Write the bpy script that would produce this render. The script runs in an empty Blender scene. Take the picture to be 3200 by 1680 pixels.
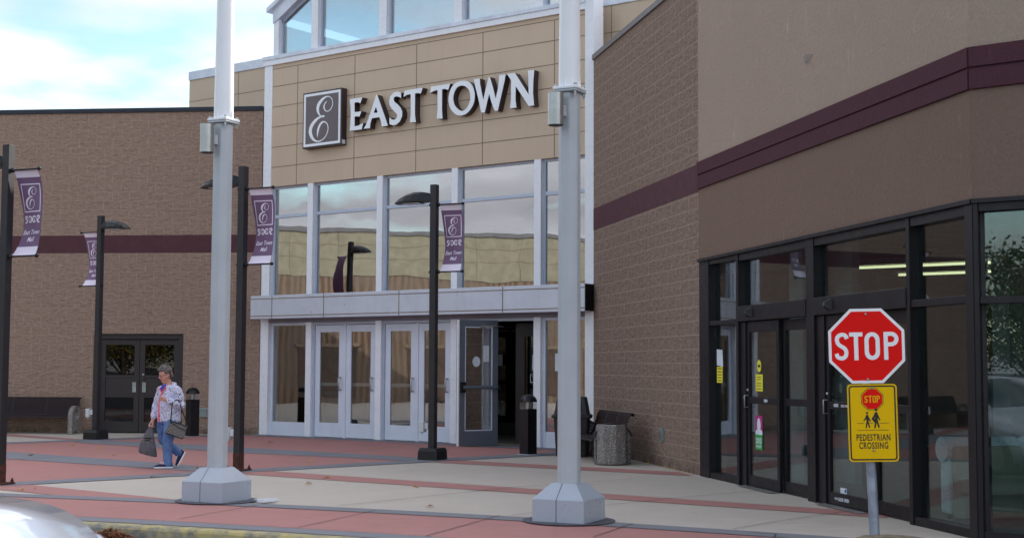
import bpy, bmesh, math, random
from mathutils import Vector, Matrix, noise
random.seed(7)
R = math.radians
sc = bpy.context.scene
COL = sc.collection
# ------------------------------------------------------------------ camera
F_PX, YH, ROLL, EYE = 4380.76, 1144.413, 0.00434039, 1.53
PITCH = math.atan((YH - 840) / F_PX)
cam_d = bpy.data.cameras.new('camera'); cam = bpy.data.objects.new('camera', cam_d); COL.objects.link(cam)
cam_d.sensor_width = 36; cam_d.lens = F_PX / 3200 * 36; cam_d.clip_start = 0.1; cam_d.clip_end = 2000
cam.location = (0, 0, EYE)
cam.rotation_euler = (Matrix.Rotation(R(90) + PITCH, 3, 'X') @ Matrix.Rotation(ROLL, 3, 'Z')).to_euler()
cam_d.dof.use_dof = True; cam_d.dof.focus_distance = 19; cam_d.dof.aperture_fstop = 4.0
sc.camera = cam
# ------------------------------------------------------------------ sky, sun, exposure
SUN_EL, SUN_AZ = R(22), R(50)            # azimuth clockwise from +Y : the sun stands behind the mall, to the right
w = bpy.data.worlds.new('World'); sc.world = w; w.use_nodes = True
nt = w.node_tree; nt.nodes.clear()
def N_(t, **k):
    n = nt.nodes.new(t)
    for a, b in k.items(): setattr(n, a, b)
    return n
def L_(a, b): nt.links.new(a, b)
out = N_('ShaderNodeOutputWorld'); bg = N_('ShaderNodeBackground'); bg.inputs['Strength'].default_value = 0.14
sky = N_('ShaderNodeTexSky'); sky.sky_type = 'NISHITA'; sky.sun_disc = False
sky.sun_elevation = SUN_EL; sky.sun_rotation = SUN_AZ; sky.air_density = 1.0; sky.dust_density = 0.8; sky.ozone_density = 1.6
tc = N_('ShaderNodeTexCoord'); sep = N_('ShaderNodeSeparateXYZ'); L_(tc.outputs['Generated'], sep.inputs[0])
zc = N_('ShaderNodeMath', operation='MAXIMUM'); L_(sep.outputs['Z'], zc.inputs[0]); zc.inputs[1].default_value = 0.0
za = N_('ShaderNodeMath', operation='ADD'); L_(zc.outputs[0], za.inputs[0]); za.inputs[1].default_value = 0.16
dx = N_('ShaderNodeMath', operation='DIVIDE'); L_(sep.outputs['X'], dx.inputs[0]); L_(za.outputs[0], dx.inputs[1])
dy = N_('ShaderNodeMath', operation='DIVIDE'); L_(sep.outputs['Y'], dy.inputs[0]); L_(za.outputs[0], dy.inputs[1])
cb = N_('ShaderNodeCombineXYZ'); L_(dx.outputs[0], cb.inputs[0]); L_(dy.outputs[0], cb.inputs[1])
n1 = N_('ShaderNodeTexNoise'); n1.inputs['Scale'].default_value = 1.15; n1.inputs['Detail'].default_value = 7; n1.inputs['Roughness'].default_value = 0.52
mp1 = N_('ShaderNodeMapping'); mp1.inputs['Location'].default_value = (1.4, 6.8, 0); L_(cb.outputs[0], mp1.inputs[0]); L_(mp1.outputs[0], n1.inputs['Vector'])
rp = N_('ShaderNodeValToRGB'); rp.color_ramp.elements[0].position = 0.40; rp.color_ramp.elements[1].position = 0.55
L_(n1.outputs['Fac'], rp.inputs[0])
n2 = N_('ShaderNodeTexNoise'); n2.inputs['Scale'].default_value = 0.9; n2.inputs['Detail'].default_value = 5
mp = N_('ShaderNodeMapping'); mp.inputs['Location'].default_value = (3.3, 1.7, 0); L_(cb.outputs[0], mp.inputs[0]); L_(mp.outputs[0], n2.inputs['Vector'])
# cloud brightness: sunlit through towards the sun, greyer away from it
sd = (math.sin(SUN_AZ) * math.cos(SUN_EL), math.cos(SUN_AZ) * math.cos(SUN_EL), math.sin(SUN_EL))
dt = N_('ShaderNodeVectorMath', operation='DOT_PRODUCT'); L_(tc.outputs['Generated'], dt.inputs[0]); dt.inputs[1].default_value = sd
mr = N_('ShaderNodeMapRange'); L_(dt.outputs['Value'], mr.inputs[0]); mr.inputs[1].default_value = -0.5; mr.inputs[2].default_value = 1
mr.inputs[3].default_value = 5.2; mr.inputs[4].default_value = 15
mm = N_('ShaderNodeMapRange'); L_(n2.outputs['Fac'], mm.inputs[0]); mm.inputs[1].default_value = .3; mm.inputs[2].default_value = .7
mm.inputs[3].default_value = .45; mm.inputs[4].default_value = 1.35
mu = N_('ShaderNodeMath', operation='MULTIPLY'); L_(mr.outputs[0], mu.inputs[0]); L_(mm.outputs[0], mu.inputs[1])
cc = N_('ShaderNodeVectorMath', operation='SCALE'); cc.inputs[0].default_value = (0.96, 0.96, 1.04); L_(mu.outputs[0], cc.inputs['Scale'])
mx = N_('ShaderNodeMix', data_type='RGBA'); L_(rp.outputs['Color'], mx.inputs[0])
SKYCOL = mx.inputs[6]
tn = N_('ShaderNodeVectorMath', operation='MULTIPLY'); tn.inputs[1].default_value = (1.24, 1.31, 1.20); L_(sky.outputs[0], tn.inputs[0]); L_(tn.outputs[0], mx.inputs[6]); L_(cc.outputs[0], mx.inputs[7])
L_(mx.outputs[2], bg.inputs[0]); L_(bg.outputs[0], out.inputs[0])
sun_d = bpy.data.lights.new('sun', 'SUN'); sun_d.energy = 2.6; sun_d.angle = R(0.6); sun_d.color = (1, .95, .87)
sun = bpy.data.objects.new('sun', sun_d); COL.objects.link(sun)
sun.rotation_euler = (-Vector(sd)).to_track_quat('-Z', 'Y').to_euler()
sc.view_settings.view_transform = 'Standard'; sc.view_settings.look = 'None'
sc.view_settings.exposure = 0.58; sc.view_settings.gamma = 1
sc.cycles.max_bounces = 8; sc.cycles.transparent_max_bounces = 16; sc.cycles.caustics_reflective = False; sc.cycles.caustics_refractive = False
sc.cycles.sample_clamp_indirect = 8
# ------------------------------------------------------------------ measuring helpers (real planes of the place)
def ray(X, Y):
    x = (X - 1600) / F_PX; y = -(Y - 840) / F_PX
    c, s = math.cos(ROLL), math.sin(ROLL); x, y = c*x - s*y, s*x + c*y
    return (x, math.cos(PITCH) - y*math.sin(PITCH), math.sin(PITCH) + y*math.cos(PITCH))
def gp(X, Y, z=0.0):
    r = ray(X, Y); k = (z - EYE) / r[2]; return (r[0]*k, r[1]*k)
class Wall:
    def __init__(s, deg, d):
        a = R(deg); s.N = (math.cos(a), -math.sin(a)); s.u = (-math.sin(a), -math.cos(a)); s.d = d
    def P(s, t, z, off=0.0):      # off > 0 : towards the viewer
        k = s.d - off; return Vector((s.N[0]*k + s.u[0]*t, s.N[1]*k + s.u[1]*t, z))
    def px(s, X, Y, off=0.0):
        r = ray(X, Y); k = (s.d - off) / (s.N[0]*r[0] + s.N[1]*r[1])
        return (r[0]*k*s.u[0] + r[1]*k*s.u[1], r[2]*k + EYE)
KS = EYE / 1.66
WF = Wall(-53.16639, 23.53257*KS); WR = Wall(-11.37152, 7.155277*KS); WE = Wall(-11.710759, 7.233278*KS)
WS = Wall(-52.7985, 13.6966*KS); WL = Wall(-83.94516, 33.14299*KS)
# ------------------------------------------------------------------ materials
def s2l(c):
    return tuple((x/12.92 if x <= .04045 else ((x+.055)/1.055)**2.4) for x in c)
def rgb(r, g, b): return s2l((r/255, g/255, b/255))
class M:
    def __init__(s, name):
        s.m = bpy.data.materials.new(name); s.m.use_nodes = True; s.t = s.m.node_tree; s.t.nodes.clear()
        s.o = s.n('ShaderNodeOutputMaterial')
    def n(s, t, ins=None, **k):
        x = s.t.nodes.new(t)
        for a, b in k.items(): setattr(x, a, b)
        if ins:
            for a, b in ins.items():
                if isinstance(b, bpy.types.NodeSocket): s.t.links.new(b, x.inputs[a])
                else: x.inputs[a].default_value = b
        return x
    def l(s, a, b): s.t.links.new(a, b)
def c4(c): return (c[0], c[1], c[2], 1)
def mixc(m, f, a, b):
    x = m.n('ShaderNodeMix', data_type='RGBA')
    for i, v in ((0, f), (6, a), (7, b)):
        if isinstance(v, bpy.types.NodeSocket): m.l(v, x.inputs[i])
        else: x.inputs[i].default_value = v if i == 0 else c4(v)
    return x.outputs[2]
def ramp(m, src, p0, p1):
    return m.n('ShaderNodeMapRange', {0: src, 1: p0, 2: p1, 3: 0.0, 4: 1.0}).outputs[0]
def noisef(m, vec, scale, detail=4, rough=.55):
    return m.n('ShaderNodeTexNoise', {'Vector': vec, 'Scale': scale, 'Detail': detail, 'Roughness': rough}).outputs['Fac']
def pmat(name, col, rough=.6, metal=0.0, var=.12, vscale=3.0, bump=0.0, bscale=60.0, spec=.5, col2=None, streak=0.0, emit=0):
    m = M(name); g = m.n('ShaderNodeTexCoord').outputs['Object']
    c2 = col2 if col2 else tuple(x*(1-var) for x in col); c1 = tuple(min(1, x*(1+var)) for x in col) if not col2 else col
    base = mixc(m, ramp(m, noisef(m, g, vscale, 6), .35, .65), c1, c2)
    if streak:
        mp_ = m.n('ShaderNodeMapping', {'Vector': g, 'Scale': (6, 6, .5)}).outputs[0]
        base = mixc(m, m.n('ShaderNodeMath', {0: ramp(m, noisef(m, mp_, 1.5, 5), .52, .75), 1: streak}, operation='MULTIPLY').outputs[0], base, tuple(x*.6 for x in col))
    b = m.n('ShaderNodeBsdfPrincipled', {'Base Color': base, 'Metallic': metal, 'Specular IOR Level': spec})
    rr = m.n('ShaderNodeMapRange', {0: noisef(m, g, vscale*2.7, 4), 1: .3, 2: .7, 3: max(0, rough-.08), 4: min(1, rough+.08)})
    m.l(rr.outputs[0], b.inputs['Roughness'])
    if bump:
        h = noisef(m, g, bscale, 5, .65)
        bn = m.n('ShaderNodeBump', {'Strength': 1.0, 'Distance': bump, 'Height': h}); m.l(bn.outputs[0], b.inputs['Normal'])
    if emit: b.inputs['Emission Color'].default_value = c4(col); b.inputs['Emission Strength'].default_value = emit
    m.l(b.outputs[0], m.o.inputs[0]); return m.m
def block_mat(name, face, mortar, bw=.406, bh=.203, split=.012, offx=0.0):
    m = M(name); uv0 = m.n('ShaderNodeUVMap').outputs[0]
    uv = m.n('ShaderNodeMapping', {'Vector': uv0, 'Location': (offx, 0.033, 0)}).outputs[0]
    br = m.n('ShaderNodeTexBrick', {'Vector': uv, 'Color1': (1, 1, 1, 1), 'Color2': (0, 0, 0, 1), 'Mortar': (.5, .5, .5, 1), 'Scale': 1.0, 'Mortar Size': .0065,
        'Mortar Smooth': .15, 'Bias': 0.0, 'Brick Width': bw, 'Row Height': bh})
    big = noisef(m, uv0, .35, 4); med = noisef(m, uv0, 5, 5, .6)
    st = m.n('ShaderNodeMapping', {'Vector': uv0, 'Scale': (1, 1.7, 1)}).outputs[0]
    fine = noisef(m, st, 11, 6, .66); rid = noisef(m, st, 6, 5, .6)
    c = mixc(m, m.n('ShaderNodeRGBToBW', {0: br.outputs['Color']}).outputs[0], tuple(x*.96 for x in face), tuple(x*1.04 for x in face))
    c = mixc(m, ramp(m, big, .3, .7), c, tuple(x*1.05 for x in face))
    c2 = m.n('ShaderNodeMix', {0: 1.0, 6: c}, data_type='RGBA', blend_type='MULTIPLY')
    cr = m.n('ShaderNodeValToRGB', {0: fine}); e = cr.color_ramp.elements; e[0].position = .3; e[0].color = (.74, .73, .72, 1); e[1].position = .66; e[1].color = (1.16, 1.16, 1.15, 1)  # light and shade of the rock-face relief also put into the colour
    m.l(cr.outputs[0], c2.inputs[7])
    mort = mixc(m, ramp(m, med, .35, .65), mortar, tuple(x*.8 for x in mortar))
    c3 = mixc(m, br.outputs['Fac'], c2.outputs[2], mort)
    # grime near the ground and efflorescence
    sp = m.n('ShaderNodeSeparateXYZ', {0: uv0}).outputs[1]
    lo = m.n('ShaderNodeMath', {0: m.n('ShaderNodeMapRange', {0: sp, 1: 0.0, 2: .22, 3: 1.0, 4: 0.0}).outputs[0], 1: ramp(m, noisef(m, uv0, 4, 5), .38, .62)}, operation='MULTIPLY')
    c4_ = mixc(m, m.n('ShaderNodeMath', {0: lo.outputs[0], 1: .75}, operation='MULTIPLY').outputs[0], c3, (.035, .035, .025))
    eff = m.n('ShaderNodeMath', {0: ramp(m, noisef(m, uv0, 2.2, 8, .7), .64, .8), 1: .35}, operation='MULTIPLY').outputs[0]
    c5 = mixc(m, eff, c4_, tuple(min(1, x*1.7) for x in mortar))
    b = m.n('ShaderNodeBsdfPrincipled', {'Base Color': c5, 'Roughness': .93, 'Specular IOR Level': .25})
    inv = m.n('ShaderNodeMath', {0: 1.0, 1: br.outputs['Fac']}, operation='SUBTRACT').outputs[0]
    hh = m.n('ShaderNodeMath', {0: m.n('ShaderNodeMath', {0: rid, 1: m.n('ShaderNodeMath', {0: fine, 1: .5}, operation='MULTIPLY').outputs[0]}, operation='ADD').outputs[0], 1: inv}, operation='MULTIPLY').outputs[0]
    bn = m.n('ShaderNodeBump', {'Strength': 1.0, 'Distance': split*4.5, 'Height': hh}); m.l(bn.outputs[0], b.inputs['Normal'])
    m.l(b.outputs[0], m.o.inputs[0]); return m.m
def glass_mat(name, tint, base=.08, rough=.004, wav=0.0):
    m = M(name)
    lw = m.n('ShaderNodeLayerWeight', {'Blend': .5}).outputs['Facing']
    p = m.n('ShaderNodeMath', {0: lw, 1: 4.0}, operation='POWER').outputs[0]
    fac = m.n('ShaderNodeMapRange', {0: p, 1: 0.0, 2: 1.0, 3: base, 4: 1.0}).outputs[0]
    tr = m.n('ShaderNodeBsdfTransparent', {'Color': c4(tint)})
    gl = m.n('ShaderNodeBsdfGlossy', {'Color': (1, 1, 1, 1), 'Roughness': rough})
    if wav:
        g = m.n('ShaderNodeTexCoord').outputs['Object']
        bn = m.n('ShaderNodeBump', {'Strength': 1.0, 'Distance': wav, 'Height': noisef(m, g, .9, 1.5, .4)}); m.l(bn.outputs[0], gl.inputs['Normal'])
    ms = m.n('ShaderNodeMixShader', {0: fac}); m.l(tr.outputs[0], ms.inputs[1]); m.l(gl.outputs[0], ms.inputs[2])
    m.l(ms.outputs[0], m.o.inputs[0]); return m.m
def stucco_mat(name, col):
    m = M(name); g = m.n('ShaderNodeTexCoord').outputs['Object']
    st = m.n('ShaderNodeMapping', {'Vector': g, 'Scale': (3, 3, .9)}).outputs[0]
    base = mixc(m, ramp(m, noisef(m, g, .5, 5), .3, .7), col, tuple(x*.88 for x in col))
    base = mixc(m, ramp(m, noisef(m, st, 12, 7, .75), .25, .75), tuple(x*.80 for x in col), base)
    sp = ramp(m, noisef(m, m.n('ShaderNodeMapping', {'Vector': g, 'Scale': (5, 5, 1.1)}).outputs[0], 2.2, 3, .5), .68, .78)
    base = mixc(m, m.n('ShaderNodeMath', {0: sp, 1: .42}, operation='MULTIPLY').outputs[0], base, tuple(min(1, x*1.55) for x in col))
    spk = noisef(m, g, 160, 3, .7)
    base = mixc(m, ramp(m, spk, .35, .65), tuple(x*.0 for x in col), base) if False else base
    b = m.n('ShaderNodeBsdfPrincipled', {'Base Color': base, 'Roughness': .92, 'Specular IOR Level': .25})
    hs = m.n('ShaderNodeMapping', {'Vector': g, 'Scale': (1, 1, .45)}).outputs[0]
    bn = m.n('ShaderNodeBump', {'Strength': 1.0, 'Distance': .02, 'Height': noisef(m, hs, 42, 5, .72)}); m.l(bn.outputs[0], b.inputs['Normal'])
    m.l(b.outputs[0], m.o.inputs[0]); return m.m
def concrete_mat(name, col, tint=.1):
    m = M(name); g = m.n('ShaderNodeTexCoord').outputs['Object']
    a = mixc(m, ramp(m, noisef(m, g, .45, 6, .6), .3, .7), tuple(x*(1+tint) for x in col), tuple(x*(1-tint) for x in col))
    br = m.n('ShaderNodeMapping', {'Vector': g, 'Rotation': (0, 0, R(36)), 'Scale': (1, 14, 1)}).outputs[0]
    a = mixc(m, ramp(m, noisef(m, br, 1.6, 6, .65), .35, .7), a, tuple(x*.86 for x in col))
    spt = ramp(m, noisef(m, g, 3.1, 8, .7), .58, .72)
    a = mixc(m, m.n('ShaderNodeMath', {0: spt, 1: .35}, operation='MULTIPLY').outputs[0], a, tuple(x*.6 for x in col))
    gum = m.n('ShaderNodeMath', {0: m.n('ShaderNodeTexVoronoi', {'Vector': g, 'Scale': 2.3}).outputs['Distance'], 1: .045}, operation='LESS_THAN').outputs[0]
    a = mixc(m, m.n('ShaderNodeMath', {0: gum, 1: .45}, operation='MULTIPLY').outputs[0], a, tuple(x*.35 for x in col))
    blot = ramp(m, noisef(m, g, .9, 9, .72), .60, .68)
    a = mixc(m, m.n('ShaderNodeMath', {0: blot, 1: .16}, operation='MULTIPLY').outputs[0], a, tuple(x*.55 for x in col))
    fn = noisef(m, g, 90, 3, .7)
    a2 = m.n('ShaderNodeMix', {0: 1.0, 6: a}, data_type='RGBA', blend_type='MULTIPLY')
    cr = m.n('ShaderNodeValToRGB', {0: fn}); cr.color_ramp.elements[0].position = .3; cr.color_ramp.elements[0].color = (.88, .88, .88, 1); cr.color_ramp.elements[1].position = .7; cr.color_ramp.elements[1].color = (1.1, 1.1, 1.1, 1)
    m.l(cr.outputs[0], a2.inputs[7])
    b = m.n('ShaderNodeBsdfPrincipled', {'Base Color': a2.outputs[2], 'Roughness': .82, 'Specular IOR Level': .35})
    bn = m.n('ShaderNodeBump', {'Strength': .6, 'Distance': .004, 'Height': noisef(m, br, 40, 4)}); m.l(bn.outputs[0], b.inputs['Normal'])
    m.l(b.outputs[0], m.o.inputs[0]); return m.m
def aggregate_mat(name, lo, hi, scale=70):
    m = M(name); g = m.n('ShaderNodeTexCoord').outputs['Object']
    v = m.n('ShaderNodeTexVoronoi', {'Vector': g, 'Scale': scale})
    cr = m.n('ShaderNodeValToRGB', {0: m.n('ShaderNodeRGBToBW', {0: v.outputs['Color']}).outputs[0]})
    e = cr.color_ramp.elements; e[0].position = .25; e[0].color = c4(lo); e[1].position = .75; e[1].color = c4(hi)
    k = e.new(.5); k.color = c4(tuple((a+b)*.42 for a, b in zip(lo, hi)))
    dd = ramp(m, v.outputs['Distance'], .35, .6)
    c = mixc(m, dd, cr.outputs[0], tuple(x*.6 for x in lo))
    b = m.n('ShaderNodeBsdfPrincipled', {'Base Color': c, 'Roughness': .8})
    bn = m.n('ShaderNodeBump', {'Strength': 1.0, 'Distance': .01, 'Height': v.outputs['Distance']}, invert=True); m.l(bn.outputs[0], b.inputs['Normal'])
    m.l(b.outputs[0], m.o.inputs[0]); return m.m
def worn_kerb():
    m = M('yellow_kerb_paint'); g = m.n('ShaderNodeTexCoord').outputs['Object']
    con = mixc(m, ramp(m, noisef(m, g, 9, 6), .3, .7), (.30, .29, .27), (.16, .155, .15))
    f = ramp(m, noisef(m, g, 7, 9, .72), .42, .60)
    zz = m.n('ShaderNodeSeparateXYZ', {0: g}).outputs[2]
    fz = m.n('ShaderNodeMapRange', {0: zz, 1: -.13, 2: .0, 3: .45, 4: 1.0}).outputs[0]
    f = m.n('ShaderNodeMath', {0: m.n('ShaderNodeMath', {0: 1.0, 1: f}, operation='SUBTRACT').outputs[0], 1: fz}, operation='MULTIPLY').outputs[0]
    c = mixc(m, m.n('ShaderNodeMath', {0: f, 1: .88}, operation='MULTIPLY').outputs[0], con, (.58, .47, .17))
    b = m.n('ShaderNodeBsdfPrincipled', {'Base Color': c, 'Roughness': .8})
    bn = m.n('ShaderNodeBump', {'Strength': 1.0, 'Distance': .01, 'Height': noisef(m, g, 30, 5)}); m.l(bn.outputs[0], b.inputs['Normal'])
    m.l(b.outputs[0], m.o.inputs[0]); return m.m
MT = {}
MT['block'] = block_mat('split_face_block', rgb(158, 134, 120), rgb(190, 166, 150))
MT['block_r'] = block_mat('split_face_block_painted_shade', rgb(142, 122, 110), rgb(178, 158, 144), offx=.13)  # same block made darker: the shade of this side is put into the colour
MT['band'] = pmat('maroon_paint', rgb(84, 48, 56), .85, var=.08, bump=.003, bscale=30)
MT['stucco_hi'] = stucco_mat('upper_stucco', rgb(184, 164, 148))
MT['stucco_lo'] = stucco_mat('lower_stucco', rgb(140, 118, 106))
MT['maroon_st'] = stucco_mat('maroon_stucco', rgb(92, 58, 68))
MT['tan'] = pmat('tan_panel', rgb(206, 184, 160), .55, var=.03, vscale=.7, streak=.12)
def rib_mat():
    m = M('ribbed_brown_cladding'); uv = m.n('ShaderNodeUVMap').outputs[0]
    wv = m.n('ShaderNodeTexWave', {'Vector': uv, 'Scale': 1.1, 'Distortion': 1.2, 'Detail': 2.0}, bands_direction='X').outputs['Fac']
    c = mixc(m, ramp(m, wv, .25, .8), rgb(106, 86, 72), rgb(142, 118, 98)); c = mixc(m, ramp(m, noisef(m, uv, .5, 4), .4, .7), c, rgb(126, 112, 98))
    m.l(m.n('ShaderNodeBsdfPrincipled', {'Base Color': c, 'Roughness': .8}).outputs[0], m.o.inputs[0]); return m.m
MT['rib'] = rib_mat()
MT['wwin'] = pmat('brown_shutter', rgb(92, 76, 66), .5, var=.2); MT['wwin2'] = pmat('beige_lintel', rgb(140, 122, 104), .7)
MT['tan_y'] = pmat('yellowish_tan_panel', rgb(150, 144, 122), .6)
MT['joint'] = pmat('panel_joint', rgb(128, 112, 98), .8)
MT['white'] = pmat('white_aluminium', rgb(240, 243, 250), .30, var=.02, metal=.0, streak=.06)
MT['frame'] = pmat('frame_aluminium', rgb(186, 196, 214), .35, metal=.1, var=.03)
MT['silver'] = pmat('silver_aluminium', rgb(206, 212, 226), .35, metal=.25, var=.04, streak=.12)
MT['lav'] = pmat('door_paint', rgb(216, 223, 238), .45, var=.03, streak=.08)
MT['head'] = pmat('header_metal', rgb(128, 128, 140), .45, var=.05)
MT['coping_d'] = pmat('dark_coping', rgb(38, 42, 54), .45, metal=.3)
MT['coping_g'] = pmat('grey_coping', rgb(120, 118, 120), .5, metal=.2)
MT['coping_w'] = pmat('white_coping', rgb(218, 226, 240), .4)
MT['bronze'] = pmat('dark_bronze_aluminium', rgb(30, 28, 33), .42, metal=.35, var=.1, streak=.2)
MT['dbrown'] = pmat('brown_door_paint', rgb(46, 38, 37), .5, var=.08, streak=.2)
MT['dgrey'] = pmat('grey_door_paint', rgb(96, 104, 116), .42, var=.05)
MT['black'] = pmat('black_metal', rgb(17, 17, 21), .42, metal=.1, var=.15)
MT['pole_blk'] = pmat('dark_post_paint', rgb(36, 34, 38), .5, var=.12, vscale=4, streak=.3)
MT['rust'] = pmat('rusted_steel', rgb(96, 52, 36), .9, col2=rgb(56, 36, 32), vscale=22, bump=.004)
MT['pole_g'] = pmat('grey_pole_paint', rgb(184, 190, 196), .42, var=.04, streak=.12)
MT['pole_w'] = pmat('white_pole_paint', rgb(244, 246, 250), .35, var=.02)
MT['skirt'] = pmat('grey_skirt_paint', rgb(174, 182, 194), .34, var=.012, spec=.6)
MT['steel'] = pmat('brushed_steel', rgb(176, 178, 176), .35, metal=.8, var=.12, streak=.3)
MT['galv'] = pmat('galvanised_steel', rgb(150, 160, 176), .5, metal=.5, var=.2, vscale=9, streak=.5)
MT['red_pave'] = concrete_mat('red_stained_concrete', rgb(184, 131, 124), .07)
MT['grey_pave'] = concrete_mat('grey_stained_concrete', rgb(134, 134, 140), .08)
MT['beige_pave'] = concrete_mat('beige_concrete', rgb(202, 191, 178), .06)
MT['asphalt'] = concrete_mat('asphalt', rgb(74, 74, 78), .2)
MT['kerb'] = worn_kerb()
MT['dark'] = pmat('dark_joint', rgb(58, 48, 48), .9)
MT['agg'] = aggregate_mat('exposed_aggregate', rgb(140, 134, 130), rgb(232, 226, 218), 95)
MT['agg_d'] = aggregate_mat('exposed_aggregate_dark', rgb(84, 82, 86), rgb(216, 210, 206), 100)
MT['perf'] = None
MT['bin'] = pmat('brown_plastic', rgb(42, 36, 40), .55, var=.08)
MT['glass_hi'] = glass_mat('reflective_window_glass', (.50, .56, .58), .40, .004, .0035)
MT['glass_cl'] = glass_mat('clerestory_glass', (.72, .78, .80), .36, .006, .002)
MT['glass_dr'] = glass_mat('door_glass', (.80, .82, .81), .24, .004, .002)
MT['glass_st'] = glass_mat('storefront_glass', (.72, .82, .82), .06, .004, .0012)
MT['glass_bk'] = glass_mat('dark_door_glass', (.32, .34, .35), .045, .004, .002)
MT['clear'] = glass_mat('clear_lens', (.9, .9, .9), .12, .05)
MT['sign_face'] = pmat('white_sign_face', rgb(244, 248, 255), .35, var=.02)
MT['sign_side'] = pmat('dark_brown_returns', rgb(58, 44, 46), .4)
MT['sign_panel'] = pmat('brown_sign_face', rgb(104, 92, 96), .4, var=.02)
MT['ban'] = pmat('purple_banner_vinyl', rgb(124, 94, 128), .55, var=.04)
MT['ban_w'] = pmat('white_banner_vinyl', rgb(244, 232, 248), .55, var=.03)
MT['red_sign'] = pmat('red_sign_sheeting', rgb(238, 18, 14), .4, var=.03, spec=.15)
MT['wht_sign'] = pmat('white_sign_sheeting', rgb(250, 250, 253), .4, var=.02)
MT['yel_sign'] = pmat('yellow_sign_sheeting', rgb(240, 196, 0), .42, var=.02, spec=.15)
MT['blk_ink'] = pmat('black_ink', rgb(28, 24, 22), .5)
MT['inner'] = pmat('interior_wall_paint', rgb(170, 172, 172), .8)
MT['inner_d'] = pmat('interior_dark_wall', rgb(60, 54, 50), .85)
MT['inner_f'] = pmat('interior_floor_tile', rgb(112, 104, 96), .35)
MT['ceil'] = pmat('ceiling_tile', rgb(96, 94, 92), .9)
MT['fluo'] = pmat('lit_tube', (1.0, .90, .52), .5, emit=1.05)
MT['paper'] = pmat('white_paper', rgb(214, 222, 232), .8)
MT['yel'] = pmat('yellow_paper', rgb(232, 222, 60), .7)
MT['mag'] = pmat('magenta_sticker', rgb(176, 44, 126), .5)
MT['grn'] = pmat('green_sticker', rgb(52, 158, 74), .5)
MT['lime'] = pmat('lime_strip', rgb(170, 200, 40), .5)
MT['wplast'] = pmat('white_plastic', rgb(206, 210, 214), .4)
MT['ggrn'] = pmat('grey_green_cover', rgb(128, 142, 142), .5)
MT['leafb'] = pmat('dry_leaf', rgb(168, 104, 56), .8, col2=rgb(104, 56, 34), vscale=14)
MT['leafy'] = pmat('yellow_leaf', rgb(196, 158, 70), .8, col2=rgb(150, 104, 46), vscale=20)
def floral():
    m = M('floral_upholstery'); g = m.n('ShaderNodeTexCoord').outputs['Object']
    v = m.n('ShaderNodeTexVoronoi', {'Vector': g, 'Scale': 26.0}).outputs['Distance']
    f = m.n('ShaderNodeMath', {0: ramp(m, v, .3, .15), 1: ramp(m, noisef(m, g, 11, 3), .45, .6)}, operation='MULTIPLY').outputs[0]
    c = mixc(m, f, rgb(214, 218, 220), rgb(160, 80, 96))
    m.l(m.n('ShaderNodeBsdfPrincipled', {'Base Color': c, 'Roughness': .9}).outputs[0], m.o.inputs[0]); return m.m
MT['floral'] = floral()
def perf_mat():
    m = M('perforated_brown_steel'); uv = m.n('ShaderNodeUVMap').outputs[0]
    br = m.n('ShaderNodeTexBrick', {'Vector': uv, 'Color1': (1, 1, 1, 1), 'Color2': (1, 1, 1, 1), 'Mortar': (0, 0, 0, 1), 'Scale': 1.0, 'Mortar Size': .0065, 'Mortar Smooth': .1, 'Brick Width': .03, 'Row Height': .03})
    tr = m.n('ShaderNodeBsdfTransparent'); b = m.n('ShaderNodeBsdfPrincipled', {'Base Color': c4(rgb(42, 31, 33)), 'Roughness': .6, 'Specular IOR Level': .25})
    ms = m.n('ShaderNodeMixShader', {0: m.n('ShaderNodeMath', {0: br.outputs['Fac'], 1: .35}, operation='MAXIMUM').outputs[0]})
    inv = m.n('ShaderNodeMath', {0: 1.0, 1: br.outputs['Fac']}, operation='SUBTRACT').outputs[0]
    m.l(m.n('ShaderNodeMath', {0: 1.0, 1: m.n('ShaderNodeMath', {0: inv, 1: .45}, operation='MULTIPLY').outputs[0]}, operation='SUBTRACT').outputs[0], ms.inputs[0])
    m.l(tr.outputs[0], ms.inputs[1]); m.l(b.outputs[0], ms.inputs[2]); m.l(ms.outputs[0], m.o.inputs[0]); return m.m
MT['perf'] = perf_mat()
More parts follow.
